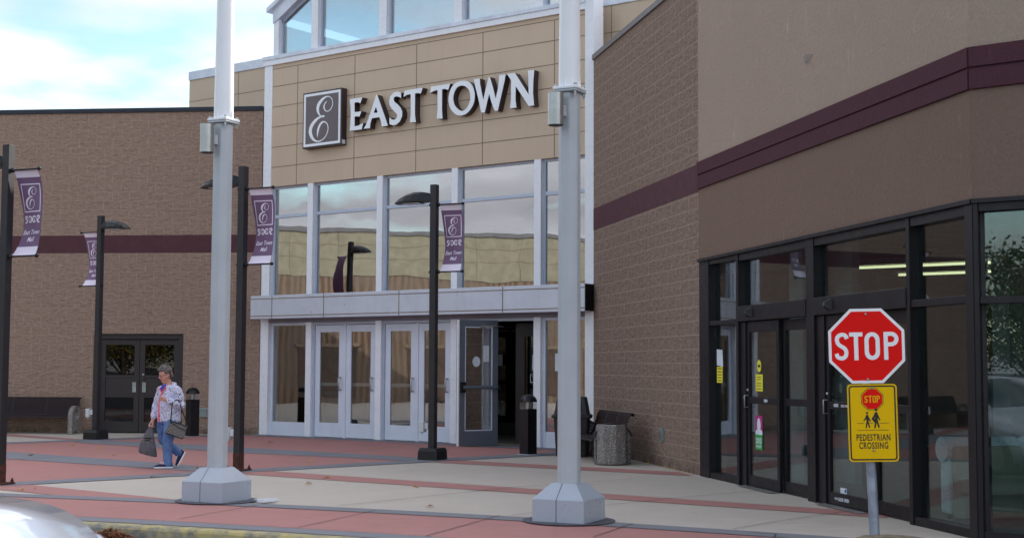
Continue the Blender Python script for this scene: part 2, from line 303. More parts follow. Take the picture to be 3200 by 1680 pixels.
# ------------------------------------------------------------------ mesh builder
class MB:
    def __init__(s): s.v = []; s.f = []; s.uv = []; s.sm = []
    def add(s, vs, fs, uvs=None, smooth=False):
        b = len(s.v); s.v += [Vector(v) for v in vs]
        for i, f in enumerate(fs):
            s.f.append([b + k for k in f]); s.uv.append(uvs[i] if uvs else None); s.sm.append(smooth)
        return s
    def box(s, x0, x1, y0, y1, z0, z1, mat=None):
        vs = [Vector((x, y, z)) for x in (x0, x1) for y in (y0, y1) for z in (z0, z1)]
        if mat is not None: vs = [mat @ v for v in vs]
        q = [((0, 1, 3, 2), 'x'), ((4, 6, 7, 5), 'x'), ((0, 4, 5, 1), 'y'), ((2, 3, 7, 6), 'y'), ((0, 2, 6, 4), 'z'), ((1, 5, 7, 3), 'z')]
        raw = [(x, y, z) for x in (x0, x1) for y in (y0, y1) for z in (z0, z1)]
        uvs = []
        for f, a in q:
            uvs.append([(raw[i][1], raw[i][2]) if a == 'x' else (raw[i][0], raw[i][2]) if a == 'y' else (raw[i][0], raw[i][1]) for i in f])
        return s.add(vs, [f for f, a in q], uvs)
    def wbox(s, W, s0, s1, z0, z1, o0, o1):
        m = Matrix(((W.u[0], -W.N[0], 0, W.N[0]*W.d), (W.u[1], -W.N[1], 0, W.N[1]*W.d), (0, 0, 1, 0), (0, 0, 0, 1)))
        return s.box(min(s0, s1), max(s0, s1), min(o0, o1), max(o0, o1), min(z0, z1), max(z0, z1), m)
    def prism(s, pts, fn, d0, d1, holes=None):
        """polygon pts (2-D) with optional holes; fn(a, b, depth) -> point"""
        from mathutils.geometry import tessellate_polygon
        loops = [pts] + (holes or [])
        tri = tessellate_polygon([[Vector((p[0], p[1], 0)) for p in l] for l in loops])
        flat = [p for l in loops for p in l]; n = len(flat)
        vs = [fn(p[0], p[1], d0) for p in flat] + [fn(p[0], p[1], d1) for p in flat]
        fs = [tuple(t) for t in tri] + [tuple(n + k for k in reversed(t)) for t in tri]
        b = 0
        for l in loops:
            for i in range(len(l)):
                j = (i + 1) % len(l); fs.append((b+i, b+j, n+b+j, n+b+i))
            b += len(l)
        return s.add(vs, fs)
    def tube(s, path, r, n=10, cap=True, smooth=True):
        path = [Vector(p) for p in path]; rr = r if isinstance(r, (list, tuple)) else [r]*len(path)
        rings = []; prev = None
        for i, p in enumerate(path):
            t = (path[min(i+1, len(path)-1)] - path[max(i-1, 0)]).normalized()
            a = prev if prev is not None else (Vector((0, 0, 1)) if abs(t.z) < .9 else Vector((1, 0, 0)))
            a = (a - t*a.dot(t)).normalized(); prev = a; b = t.cross(a)
            rings.append([p + (a*math.cos(2*math.pi*k/n) + b*math.sin(2*math.pi*k/n))*rr[i] for k in range(n)])
        return s.loft(rings, cap, smooth)
    def loft(s, rings, cap=True, smooth=True):
        n = len(rings[0]); vs = [v for r_ in rings for v in r_]; fs = []
        for i in range(len(rings)-1):
            for k in range(n): fs.append((i*n+k, i*n+(k+1) % n, (i+1)*n+(k+1) % n, (i+1)*n+k))
        s.add(vs, fs, None, smooth)
        if cap:
            s.add(rings[0], [tuple(reversed(range(n)))]); s.add(rings[-1], [tuple(range(n))])
        return s
    def lathe(s, prof, c, n=20, smooth=True, rot=0):
        return s.loft([[Vector((c[0]+r*math.cos(rot+2*math.pi*k/n), c[1]+r*math.sin(rot+2*math.pi*k/n), c[2]+z)) for k in range(n)] for r, z in prof], True, smooth)
    def sphere(s, c, r, n=12, sc3=(1, 1, 1)):
        pr = [(max(1e-4, math.sin(math.pi*i/8)), -math.cos(math.pi*i/8)) for i in range(9)]
        return s.loft([[Vector((c[0]+r*sc3[0]*a*math.cos(2*math.pi*k/n), c[1]+r*sc3[1]*a*math.sin(2*math.pi*k/n), c[2]+r*sc3[2]*b)) for k in range(n)] for a, b in pr], False, True)
    def mesh(s, name, mat):
        me = bpy.data.meshes.new(name); me.from_pydata([tuple(v) for v in s.v], [], s.f)
        if any(u for u in s.uv):
            ul = me.uv_layers.new(name='UVMap'); k = 0
            for fi, f in enumerate(s.f):
                for j in range(len(f)):
                    ul.data[k].uv = s.uv[fi][j] if s.uv[fi] else (s.v[f[j]].x, s.v[f[j]].z); k += 1
        me.polygons.foreach_set('use_smooth', s.sm)
        bm = bmesh.new(); bm.from_mesh(me); bmesh.ops.recalc_face_normals(bm, faces=bm.faces); bm.to_mesh(me); bm.free()
        if mat: me.materials.append(mat)
        me.update(); return me
def obj(name, mb, mat, parent=None, bevel=0.0):
    me = mb.mesh(name, MT[mat] if isinstance(mat, str) else mat) if isinstance(mb, MB) else mb
    if not isinstance(mb, MB) and mat: me.materials.clear(); me.materials.append(MT[mat] if isinstance(mat, str) else mat)
    o = bpy.data.objects.new(name, me); COL.objects.link(o)
    if parent:
        o.parent = parent; o.matrix_parent_inverse = Matrix.Identity(4)
        M_ = Matrix.Identity(4); q = parent
        while q: M_ = q.matrix_basis @ M_; q = q.parent
        o.matrix_basis = M_.inverted()
    if bevel:
        b = o.modifiers.new('bevel', 'BEVEL'); b.width = bevel; b.segments = 2; b.limit_method = 'ANGLE'; b.angle_limit = R(40)
    return o
def thing(name, label, cat, loc=(0, 0, 0), group=None, rz=0):
    o = bpy.data.objects.new(name, None); COL.objects.link(o); o.location = loc; o.rotation_euler = (0, 0, rz); o.empty_display_size = .2
    o.matrix_basis = Matrix.Translation(loc) @ Matrix.Rotation(rz, 4, 'Z')
    return tag(o, label, cat, group)
def tag(o, label=None, cat=None, group=None, kind=None):
    if label: o['label'] = label
    if cat: o['category'] = cat
    if group: o['group'] = group
    if kind: o['kind'] = kind
    return o
def struct(name, mb, mat): return tag(obj(name, mb, mat), kind='structure')
def copy_tree(o, parent=None):
    c = o.copy(); COL.objects.link(c); c.parent = parent
    for ch in [x for x in o.children]: copy_tree(ch, c)
    return c
def text_mesh(body, size=1.0, sx=1.0, shear=0.0, bold=0.0, align='CENTER', spacing=1.0, res=3):
    cu = bpy.data.curves.new('writing', 'FONT'); cu.body = body; cu.size = size; cu.shear = shear; cu.offset = bold; cu.align_x = align; cu.align_y = 'CENTER'
    cu.space_character = spacing; cu.resolution_u = res
    o = bpy.data.objects.new('writing', cu); COL.objects.link(o); dg = bpy.context.evaluated_depsgraph_get(); dg.update()
    me = bpy.data.meshes.new_from_object(o.evaluated_get(dg)); vs = [(v.co.x*sx, v.co.y) for v in me.vertices]; fs = [tuple(p.vertices) for p in me.polygons]
    bpy.data.objects.remove(o); bpy.data.curves.remove(cu); bpy.data.meshes.remove(me)
    return vs, fs
def put_text(mb, body, fn, a, b, size, off=0.0, **k):
    vs, fs = text_mesh(body, size, **k); mb.add([fn(a + x, b + y, off) for x, y in vs], fs)
def spline(pts, n=6):
    out_ = []
    for i in range(len(pts)-1):
        p0 = pts[max(i-1, 0)]; p1 = pts[i]; p2 = pts[i+1]; p3 = pts[min(i+2, len(pts)-1)]
        for j in range(n):
            t = j/n; out_.append(tuple(.5*((2*b)+(-a+c)*t+(2*a-5*b+4*c-d)*t*t+(-a+3*b-3*c+d)*t**3) for a, b, c, d in zip(p0, p1, p2, p3)))
    out_.append(tuple(pts[-1])); return out_
def ribbon(mb, pts, fn, off=0.0, wscale=1.0):
    """pts (x, y, width); flat brush stroke mapped by fn"""
    P = spline(pts); Lf = []; Rt = []
    for i, p in enumerate(P):
        a = P[max(i-1, 0)]; b = P[min(i+1, len(P)-1)]; dx_, dy_ = b[0]-a[0], b[1]-a[1]; l = math.hypot(dx_, dy_) or 1
        h = max(p[2], .001)*.5*wscale; Lf.append((p[0]-dy_/l*h, p[1]+dx_/l*h)); Rt.append((p[0]+dy_/l*h, p[1]-dx_/l*h))
    n = len(P); mb.add([fn(x, y, off) for x, y in Lf] + [fn(x, y, off) for x, y in Rt], [(i, i+1, n+i+1, n+i) for i in range(n-1)])
# ------------------------------------------------------------------ ground
ZROAD = -0.15
mb = MB(); mb.add([(-400, -400, ZROAD), (400, -400, ZROAD), (400, 400, ZROAD), (-400, 400, ZROAD)], [(0, 1, 2, 3)])
struct('road', mb, 'asphalt')
KC = (-16.326, -18.853); KR = 34.90
def arc(r, a0, a1, n, z=0.0):   # compass angles about the kerb centre
    return [Vector((KC[0] + r*math.sin(R(a0+(a1-a0)*i/n)), KC[1] + r*math.cos(R(a0+(a1-a0)*i/n)), z)) for i in range(n+1)]
A0, A1 = -28, 62
def annulus(mb, r0, r1, z, a0=A0, a1=A1, n=90):
    a = arc(r0, a0, a1, n, z); b = arc(r1, a0, a1, n, z)
    mb.add(a + b, [(i, i+1, n+2+i, n+1+i) for i in range(n)])
# slab of the plaza, from the kerb back under the buildings
mb = MB(); annulus(mb, KR, 75, 0.0); struct('plaza_paving', mb, 'beige_pave')
mb = MB(); prof = [(KR-.155, ZROAD-.01), (KR-.15, -.03), (KR-.135, -.008), (KR-.115, .004), (KR-.004, .004), (KR-.004, ZROAD-.01)]
rings = [arc(r, A0, A1, 120, z) for r, z in prof]
for a, b in zip(rings, rings[1:]): mb.add(a + b, [(i, i+1, 121+i+1, 121+i) for i in range(120)], None, True)
struct('kerb', mb, 'kerb')
# dull concrete gutter pan along the kerb
mb = MB(); annulus(mb, KR-.62, KR-.15, ZROAD+.006); struct('gutter', mb, concrete_mat('gutter_concrete', rgb(136, 132, 124), .15))
def poly(mb, pts, z): mb.add([(x, y, z) for x, y in pts], [tuple(range(len(pts)))])
def line(p, q, t):    # extrapolate
    return (p[0]+(q[0]-p[0])*t, p[1]+(q[1]-p[1])*t)
red = MB(); gry = MB(); Z1, Z2, Z3 = .004, .008, .011
annulus(red, KR+.30, KR+1.86, Z1)
annulus(gry, KR+.004, KR+.31, Z2); annulus(gry, KR+1.85, KR+2.19, Z2)
B1t = ((-6.49, 18.34), (0.01, 24.55)); B1b = ((-6.39, 17.78), (0.01, 23.80))
B1T = lambda t: line(*B1t, t); B1B = lambda t: line(*B1b, t)
Fp = lambda s_, o: tuple(WF.P(s_, 0, o)[:2])
poly(red, [B1T(-.9), B1T(1.17), Fp(-14.5, .75), Fp(-14.4, .45), Fp(-23.3, .45), (-6.3, 30.75), (-8.52, 28.6), (-9.69, 27.4), (-14.2, 22.6)], Z1)
poly(gry, [B1B(-.9), B1B(1.19), B1T(1.19), B1T(-.9)], Z2)
poly(gry, [(-15.0, 21.85), (-8.62, 28.25), (-6.1, 30.9), (-6.5, 31.25), (-8.9, 28.75), (-15.3, 22.25)], Z2)     # diagonal band by the block wall
A_ = (.80, -.60)
poly(gry, [(-8.9, 24.78), (-4.85, 21.55), (-4.0, 20.7), (-4.2, 20.1), (-4.9, 20.6), (-8.18, 22.87), (-13, 26.4), (-13, 28.1)], Z2+.001)
poly(gry, [(-8.6, 28.85), (-5.9, 27.0), (-4.7, 26.02), (-2.33, 24.24), (-1.3, 23.32), (-1.75, 22.85), (-2.59, 23.43), (-4.42, 24.5), (-6.3, 25.9), (-8.6, 27.75)], Z2+.001)
mb = MB(); poly(mb, [Fp(-23.3, .0), Fp(-14.3, .0), Fp(-14.4, .5), Fp(-23.3, .5)], Z2+.002); gry.v += []; base_i = len(gry.v)
gry.add(mb.v, mb.f)
r4a, r4b = ((-3.52, 20.52), (3.62, 15.24)), ((-3.84, 19.95), (3.69, 14.60))
poly(red, [line(*r4a, -.06), line(*r4a, 1.06), line(*r4b, 1.02), line(*r4b, -.01)], Z1+.001)
poly(red, [(-.95, 23.1), (2.48, 20.66), (2.56, 19.95), (-1.25, 22.5)], Z1+.001)
poly(red, [(-6.5, 18.3), (-6.06, 17.95), (-3.6, 15.95), (-4.4, 15.95), (-5.1, 16.40), (-6.24, 17.28), (-7.2, 18.0), (-7.0, 18.7)], Z1+.001)
poly(red, [(-13, 32.6), (-11.13, 31.11), (-8.55, 28.75), (-8.95, 28.7), (-10.74, 30.14), (-13, 31.8)], Z1+.001)
struct('red_paving_bands', red, 'red_pave'); struct('grey_paving_bands', gry, 'grey_pave')
jn = MB()
def strip(pts, w_, z=Z3, m=jn):
    for p, q in zip(pts, pts[1:]):
        d = Vector((q[0]-p[0], q[1]-p[1], 0)); n_ = Vector((-d.y, d.x, 0)).normalized()*w_*.5
        P_, Q_ = Vector((p[0], p[1], z)), Vector((q[0], q[1], z)); m.add([P_-n_, Q_-n_, Q_+n_, P_+n_], [(0, 1, 2, 3)])
for a, b in [((931, 1649), (1175, 1595)), ((1330, 1676), (1563, 1611)), ((1855, 1678), (1978, 1637)), ((1600, 1530), (1480, 1534)),
             ((1055, 1581), (1600, 1523)), ((1600, 1610), (2110, 1556)), ((2110, 1556), (2370, 1533)), ((1600, 1523), (1980, 1496)),
             ((2290, 1654), (2400, 1634)), ((2400, 1634), (2650, 1597)), ((2350, 1665), (2430, 1671)), ((560, 1622), (800, 1580)),
             ((0, 1440), (550, 1402)), ((900, 1430), (1250, 1395)), ((2420, 1680), (2424, 1671))]:
    strip([gp(*a), gp(*b)], .012)
for r_ in (KR+1.85, KR+.31): strip([tuple(v[:2]) for v in arc(r_, -20, 50, 60)], .010, Z3)
strip([line(*r4a, -.04), line(*r4a, 1.05)], .008)
struct('paving_joints', jn, 'dark')
# ------------------------------------------------------------------ building 1 : block wing on the left (with wing wall running forward out of frame)
def block_run(parent, W, s0, s1, zt, m, cop, band=True, holes=()):
    lo = MB(); hi = MB(); bd = MB()
    T = -.35
    zs = [(0, 4.055)] if band else [(0, zt)]
    cuts = sorted(holes)
    x = s0
    for (h0, h1, ht) in cuts:
        lo.wbox(W, x, h0, 0, 4.055, T, 0); lo.wbox(W, h0, h1, ht, 4.055, T, 0); x = h1
    lo.wbox(W, x, s1, 0, 4.055, T, 0)
    obj('lower_block_wall', lo, m, parent)
    bd.wbox(W, s0, s1, 4.055, 4.455, T, .004); obj('maroon_band', bd, 'band', parent)
    hi.wbox(W, s0, s1, 4.455, zt, T, 0); obj('upper_block_wall', hi, m, parent)
    c = MB(); c.wbox(W, s0-.0, s1, zt, zt+.10, T-.03, .035); obj('coping', c, cop, parent, .006)
wing = thing('block_wing', 'brown split-face block wing with maroon band on the left, behind the bench', 'building', (-9, 31.8, 0))
block_run(wing, WL, -36, -8.90, 7.26, 'block', 'coping_d', holes=[(-12.74, -10.65, 2.23)])
# left wing : side returning towards the car park (seen in the glass)
rt = Wall(-83.94516+90+3, -40.0)
pA = WL.P(-34, 0); dirw = Vector((-.06, -1, 0)).normalized()
def wingbox(t0, t1, z0, z1, o0, o1, m=None):
    nrm = Vector((1, -.06, 0)).normalized(); m = MB()
    b = [pA + dirw*t + nrm*o + Vector((0, 0, z)) for t in (t0, t1) for o in (o0, o1) for z in (z0, z1)]
    q = [(0, 1, 3, 2), (4, 6, 7, 5), (0, 4, 5, 1), (2, 3, 7, 6), (0, 2, 6, 4), (1, 5, 7, 3)]
    cd = [(t, z) for t in (t0, t1) for o in (o0, o1) for z in (z0, z1)]
    return m.add(b, q, [[cd[i] for i in f] for f in q])
west = thing('panel_wing', 'tan panelled wing of the mall across the plaza, seen only mirrored in the glass', 'building', pA)
obj('lower_block_wall', wingbox(.4, 26, 0, 5.2, -.4, 0), 'rib', west)
for k_ in range(5):
    obj('window', wingbox(2.2+4.6*k_, 4.6+4.6*k_, .3 if k_ % 2 else .05, 2.3, .0, .05), MT['wwin'], west); obj('window_frame', wingbox(2.1+4.6*k_, 4.7+4.6*k_, 2.3, 2.45, .0, .08), MT['wwin2'], west)
obj('panel_wall', wingbox(.4, 26, 5.2, 7.0, -.4, .03), MT['tan_y'], west); obj('coping', wingbox(.4, 26, 7.0, 7.18, -.45, .1), 'coping_g', west)
pj = MB()
for k in range(1, 13): x_ = wingbox(.4+2*k-.015, .4+2*k+.015, 5.2, 7.0, .03, .034); pj.add(x_.v, x_.f)
for z_ in (5.95, 6.5): x_ = wingbox(.4, 26, z_-.015, z_+.015, .03, .0345); pj.add(x_.v, x_.f)
obj('panel_joints', pj, 'joint', west)
rf = MB(); p_ = [WL.P(-36, 7.2, -.3), WL.P(-8.9, 7.2, -.3), WL.P(-8.0, 7.2, -22), WL.P(-36, 7.2, -22)]
rf.add(p_ + [v - Vector((0, 0, .2)) for v in p_], [(0, 1, 2, 3), (7, 6, 5, 4), (0, 4, 5, 1), (1, 5, 6, 2), (2, 6, 7, 3), (3, 7, 4, 0)]); obj('roof', rf, 'coping_g', wing)
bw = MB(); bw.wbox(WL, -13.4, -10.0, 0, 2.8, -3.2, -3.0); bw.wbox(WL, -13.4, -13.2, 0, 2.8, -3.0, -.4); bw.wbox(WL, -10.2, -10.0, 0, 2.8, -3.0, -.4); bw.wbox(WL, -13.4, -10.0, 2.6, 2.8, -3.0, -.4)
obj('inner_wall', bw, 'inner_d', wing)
fl = MB(); fl.wbox(WL, -13.2, -10.2, .012, .02, -3.0, -.36); obj('inner_floor', fl, 'inner_f', wing)
# brown double doors
def hole_frame(mb, W, s0, s1, z0, z1, fw, o0, o1, bot=True):
    mb.wbox(W, s0, s0+fw, z0, z1, o0, o1); mb.wbox(W, s1-fw, s1, z0, z1, o0, o1); mb.wbox(W, s0+fw, s1-fw, z1-fw, z1, o0, o1)
    if bot: mb.wbox(W, s0+fw, s1-fw, z0, z0+fw, o0, o1)
fr = MB(); fr.wbox(WL, -12.74, -12.62, 0.003, 2.23, -.2, -.06); fr.wbox(WL, -10.77, -10.65, 0.003, 2.23, -.2, -.06); fr.wbox(WL, -12.62, -10.77, 2.11, 2.23, -.2, -.06)
obj('door_frame', fr, 'dbrown', wing, .004)
for side in (0, 1):
    a, b = (-12.61, -11.70) if side == 0 else (-11.69, -10.78)
    d = MB(); o0, o1 = -.16, -.11
    st = .12
    d.wbox(WL, a, a+st, .02, 2.10, o0, o1); d.wbox(WL, b-st, b, .02, 2.10, o0, o1)
    for z0, z1 in ((1.98, 2.10), (.80, .86), (1.24, 1.30), (.02, .26)): d.wbox(WL, a+st, b-st, z0, z1, o0, o1)
    d.wbox(WL, a+st, b-st, .86, 1.24, o0+.01, o1-.015)
    dr = obj('door', d, 'dbrown', wing, .003)
    g = MB(); g.wbox(WL, a+st, b-st, 1.30, 1.98, -.14, -.132); obj('glass', g, 'glass_bk', dr)
    g = MB(); g.wbox(WL, a+st, b-st, .26, .80, -.14, -.132); obj('glass', g, 'glass_bk', dr)
    mid = -11.81 if side == 0 else -11.58
    pl = MB(); pl.wbox(WL, mid-.04, mid+.04, .92, 1.14, o1, o1+.006); h = obj('pull_plate', pl, 'steel', dr)
    pl = MB(); pl.wbox(WL, mid-.03, mid+.03, .93, 1.13, o1+.006, o1+.009); obj('plate_face', pl, 'black', h) if False else None
    tx = MB()
    for k, ch in enumerate('PULL'): put_text(tx, ch, lambda x, y, o: WL.P(x, y, o), mid, 1.105-.05*k, .055, o1+.009)
    obj('writing', tx, 'blk_ink', dr)
st_ = MB(); st_.lathe([(0.001, 0), (.035, 0), (.035, .01), (.001, .012)], (0, 0, 0), 12)
kn = MB(); kn.sphere(WL.P(-11.60, 1.31, -.10), .03); obj('lock', kn, 'steel', wing)
# things lying behind the brown doors
t = thing('cardboard_box', 'cardboard box of yellow and white bags behind the brown double doors', 'box', WL.P(-11.9, .02, -1.0))
b_ = MB(); b_.wbox(WL, -12.35, -11.25, .02, .42, -1.3, -.7); obj('carton', b_, pmat('cardboard', rgb(150, 112, 84), .9), t, .01)
b_ = MB(); ring = []
for i in range(9):
    x_ = -12.3 + i*.125; ring.append([WL.P(x_, .40 + .10*abs(math.sin(i*1.3+a*.7))*max(0, math.sin(math.pi*a/9))+.02, -.74-.5*a/9) for a in range(10)])
for i in range(8):
    for j in range(9): b_.add([ring[i][j], ring[i+1][j], ring[i+1][j+1], ring[i][j+1]], [(0, 1, 2, 3)], None, True)
obj('yellow_bag', b_, pmat('yellow_bag_plastic', rgb(214, 160, 40), .5), t)
# electrical cover by the doors
t = thing('outlet_cover', 'grey-green square electrical cover on the block wall beside the glass entrance', 'outlet', WL.P(-10.14, .4, 0))
b_ = MB(); b_.wbox(WL, -10.26, -10.04, .38, .58, 0, .04); obj('back_plate', b_, 'steel', t, .004)
b_ = MB(); b_.wbox(WL, -10.24, -10.06, .40, .56, .04, .065); obj('cover_flap', b_, 'ggrn', t, .006)
# ------------------------------------------------------------------ building 2 : glazed entrance pavilion
ent = thing('entrance_pavilion', 'mall entrance with tan panels, white framed glazing and arched clerestory, in the middle', 'building', WF.P(-18.8, 0, 0))
S0, S1 = -23.23, -14.33
pn = MB(); pn.wbox(WF, S0+.25, S1-.20, 5.50, 8.25, -.35, 0); obj('tan_wall', pn, 'tan', ent)
j = MB(); JO = .003
for s_ in (-22.19, -20.467, -18.729, -16.991, -15.249): j.wbox(WF, s_-.008, s_+.008, 5.5, 8.15, 0, JO)
for z_ in (5.94, 6.39, 6.846, 7.30, 7.76, 8.16): j.wbox(WF, S0+.25, S1-.2, z_-.007, z_+.007, 0, JO+.001)
obj('panel_joints', j, 'joint', ent)
# end columns full height, intermediate columns
c = MB(); c.wbox(WF, S0, S0+.25, 0, 8.25, -.3, .02); obj('end_column', c, 'white', ent, .006)
c = MB(); c.wbox(WF, S1-.20, S1, 0, 12, -.3, .03); obj('end_column', c, 'white', ent, .006)
cols = [(-21.835, -21.67), (-19.80, -19.64), (-17.775, -17.615), (-15.725, -15.565)]
for a, b in cols:
    c = MB(); c.wbox(WF, a, b, 0, 2.47, -.12, .0); c.wbox(WF, a, b, 3.05, 5.50, -.12, .0); obj('mullion', c, 'white', ent, .005)
edges = [S0+.25] + [e for p in cols for e in p] + [S1-.20]
bays = [(edges[i], edges[i+1]) for i in range(0, len(edges), 2)]
# side trims in silver
for bi, (a, b) in enumerate(bays):
    f = MB()
    hole_frame(f, WF, a, b, 3.04, 5.50, .05, -.16, -.09); f.wbox(WF, a+.05, b-.05, 4.80, 4.87, -.15, -.08)
    wf = obj('window_frame', f, 'frame', ent, .003)
    g = MB(); g.wbox(WF, a+.05, b-.05, 3.09, 4.80, -.125, -.115); obj('pane', g, 'glass_hi', wf)
    g = MB(); g.wbox(WF, a+.05, b-.05, 4.87, 5.45, -.125, -.115); obj('pane', g, 'glass_hi', wf)
# header, canopy
h = MB(); h.wbox(WF, S0+.1, S1-.1, 2.47, 2.60, -.25, .01); obj('header', h, 'head', ent, .004)
h = MB()
for s_ in (-21.75, -19.7, -17.7): h.wbox(WF, s_-.006, s_+.006, 2.475, 2.56, .01, .013)
obj('header_joints', h, 'joint', ent)
c = MB(); c.wbox(WF, S0, S1, 2.55, 3.06, 0.012, .33); cn = obj('canopy', c, 'silver', ent, .006)
c = MB()
for s_ in (-22.55, -20.98, -18.86, -16.22): c.wbox(WF, s_-.009, s_+.009, 2.55, 3.06, .33, .334)
for z_ in (2.61, 2.985): c.wbox(WF, S0, S1, z_-.009, z_+.009, .33, .333)
obj('canopy_joints', c, 'joint', cn)
c = MB(); c.wbox(WF, S1, S1+.012, 2.56, 3.05, .01, .325); obj('canopy_end', c, 'bronze', cn)
# ground floor : sidelight, two door pairs, open pair, sidelight
def sidelight(a, b):
    f = MB(); hole_frame(f, WF, a, b, 0.003, 2.47, .06, -.16, -.08, False); f.wbox(WF, a+.06, b-.06, .003, .30, -.15, -.085)
    w_ = obj('window_frame', f, 'lav', ent, .003); g = MB(); g.wbox(WF, a+.06, b-.06, .30, 2.41, -.125, -.117); obj('pane', g, 'glass_dr', w_)
sidelight(*bays[0]); sidelight(*bays[4])
def leaf(parent, fn, wd, H, m, gm, latch_right=True, inner=False):
    """door leaf in its own frame : fn(x along, z, out) ; x 0..wd"""
    d = MB(); st, top, bot = .125, .13, .30
    def bx(m_, x0, x1, z0, z1, o0, o1):
        vs = [fn(x, z, o) for x in (x0, x1) for o in (o0, o1) for z in (z0, z1)]
        m_.add(vs, [(0, 1, 3, 2), (4, 6, 7, 5), (0, 4, 5, 1), (2, 3, 7, 6), (0, 2, 6, 4), (1, 5, 7, 3)])
    bx(d, 0, st, .015, H, 0, .045); bx(d, wd-st, wd, .015, H, 0, .045); bx(d, st, wd-st, H-top, H, 0, .045); bx(d, st, wd-st, .015, bot, 0, .045)
    dr = obj('door', d, m, parent, .004)
    g = MB(); bx(g, st, wd-st, bot, H-top, .018, .026); obj('glass', g, gm, dr)
    bd = MB(); bx(bd, st, st+.018, bot, H-top, .026, .043); bx(bd, wd-st-.018, wd-st, bot, H-top, .026, .043); bx(bd, st+.018, wd-st-.018, bot, bot+.018, .026, .043); bx(bd, st+.018, wd-st-.018, H-top-.018, H-top, .026, .043)
    obj('glazing_bead', bd, m if not inner else 'lav', dr)
    hx = wd-.075 if latch_right else .075
    if not inner:
        hd = MB(); hd.tube([fn(hx, 1.02, .045), fn(hx-.0, 1.02, .10), fn(hx, 1.03, .115), fn(hx, 1.15, .12), fn(hx, 1.27, .115), fn(hx, 1.28, .10), fn(hx, 1.28, .045)], .017, 8); obj('pull_handle', hd, 'steel', dr)
        pb = MB(); bx(pb, .06, wd-.06, 1.10, 1.17, -.075, -.03); bx(pb, .05, .10, 1.08, 1.19, -.03, 0); bx(pb, wd-.10, wd-.05, 1.08, 1.19, -.03, 0); obj('panic_bar', pb, 'wplast', dr)
    else:
        pb = MB(); pb.tube([fn(.06, 1.13, .10), fn(wd-.03, 1.13, .10)], .035, 12); obj('panic_bar', pb, 'dgrey', dr)
        pb = MB(); bx(pb, .02, .12, 1.03, 1.23, .045, .10); bx(pb, wd-.05, wd-.01, 1.09, 1.17, .045, .15); obj('bar_latch', pb, 'black', dr)
    return dr
def wfn(s0, o=-.13): return lambda x, z, q: WF.P(s0 + x, z, o + q)
for (a, b) in bays[1:4]:
    f = MB(); f.wbox(WF, a, a+.05, .003, 2.47, -.18, -.06); f.wbox(WF, b-.05, b, .003, 2.47, -.18, -.06); f.wbox(WF, a+.05, b-.05, 2.41, 2.47, -.18, -.06)
    obj('door_frame', f, 'frame' , ent, .003)
for (a, b) in bays[1:3]:
    m_ = (a+b)/2; f = MB(); f.wbox(WF, m_-.03, m_+.03, .003, 2.41, -.16, -.075); obj('door_post', f, 'lav', ent, .003)
    leaf(ent, wfn(a+.055), m_-a-.09, 2.40, 'lav', 'glass_dr', True); leaf(ent, wfn(m_+.035), b-m_-.09, 2.40, 'lav', 'glass_dr', True)
# the open pair
a, b = bays[3]
hinge = Vector((-.285, 27.30, 0)); free = Vector((-1.02, 26.86, 0)); dv = (hinge-free); wd = dv.length; dv.normalize(); nv = Vector((dv.y, -dv.x, 0))
if nv.y > 0: nv = -nv
od = leaf(ent, lambda x, z, q: free + dv*x + nv*q + Vector((0, 0, z)), wd, 2.42, 'dgrey', 'glass_dr', True, True)
e_ = MB()
def lf(x, z, q): return free + dv*x + nv*q + Vector((0, 0, z))
e_.add([lf(x, z, o) for x in (-.028, -.002) for o in (.0, .05) for z in (.015, 2.42)], [(0, 1, 3, 2), (4, 6, 7, 5), (0, 4, 5, 1), (2, 3, 7, 6), (0, 2, 6, 4), (1, 5, 7, 3)]); obj('lit_edge_strip', e_, 'white', od)  # light on the leaf's free edge, put in as a white strip
e_ = MB(); ph = lf(.62, 2.30, .05); e_.tube([lf(.50, 2.30, .07), lf(.72, 2.31, .16), hinge + Vector((.12, .05, 2.30))], .012, 6); e_.add([lf(x, z, o) for x in (.46, .54) for o in (.045, .09) for z in (2.27, 2.33)], [(0, 1, 3, 2), (4, 6, 7, 5), (0, 4, 5, 1), (2, 3, 7, 6), (0, 2, 6, 4), (1, 5, 7, 3)]); obj('closer_arm', e_, 'steel', od)
e_ = MB(); n_ = 20
e_.add([lf(.38+.085*math.cos(2*math.pi*k/n_), 1.62+.10*math.sin(2*math.pi*k/n_), .030) for k in range(n_)], [tuple(range(n_))]); obj('round_sticker', e_, 'paper', od)
e_ = MB(); e_.add([lf(x, z, .030) for x, z in ((.53, 1.62), (.66, 1.62), (.66, 1.93), (.53, 1.93))], [(0, 1, 2, 3)]); obj('paper_notice', e_, 'paper', od)
# vestibule behind
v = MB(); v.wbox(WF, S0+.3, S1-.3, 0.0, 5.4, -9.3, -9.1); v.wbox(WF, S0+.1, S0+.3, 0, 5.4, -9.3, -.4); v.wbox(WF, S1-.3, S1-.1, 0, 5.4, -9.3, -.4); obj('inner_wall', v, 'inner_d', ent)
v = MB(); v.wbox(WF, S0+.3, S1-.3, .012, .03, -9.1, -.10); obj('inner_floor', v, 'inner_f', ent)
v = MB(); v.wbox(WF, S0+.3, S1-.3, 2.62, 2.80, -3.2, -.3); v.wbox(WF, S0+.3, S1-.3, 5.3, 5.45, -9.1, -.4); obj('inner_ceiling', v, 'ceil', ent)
v = MB()
for k in range(10):
    s_ = S0+.35+k*.91; v.wbox(WF, s_, s_+.08, .03, 2.62, -3.1, -3.0)
v.wbox(WF, S0+.3, S1-.3, 2.35, 2.45, -3.08, -3.02); v.wbox(WF, S0+.3, S1-.3, .03, .3, -3.07, -3.03)
obj('inner_screen', v, 'bronze', ent)
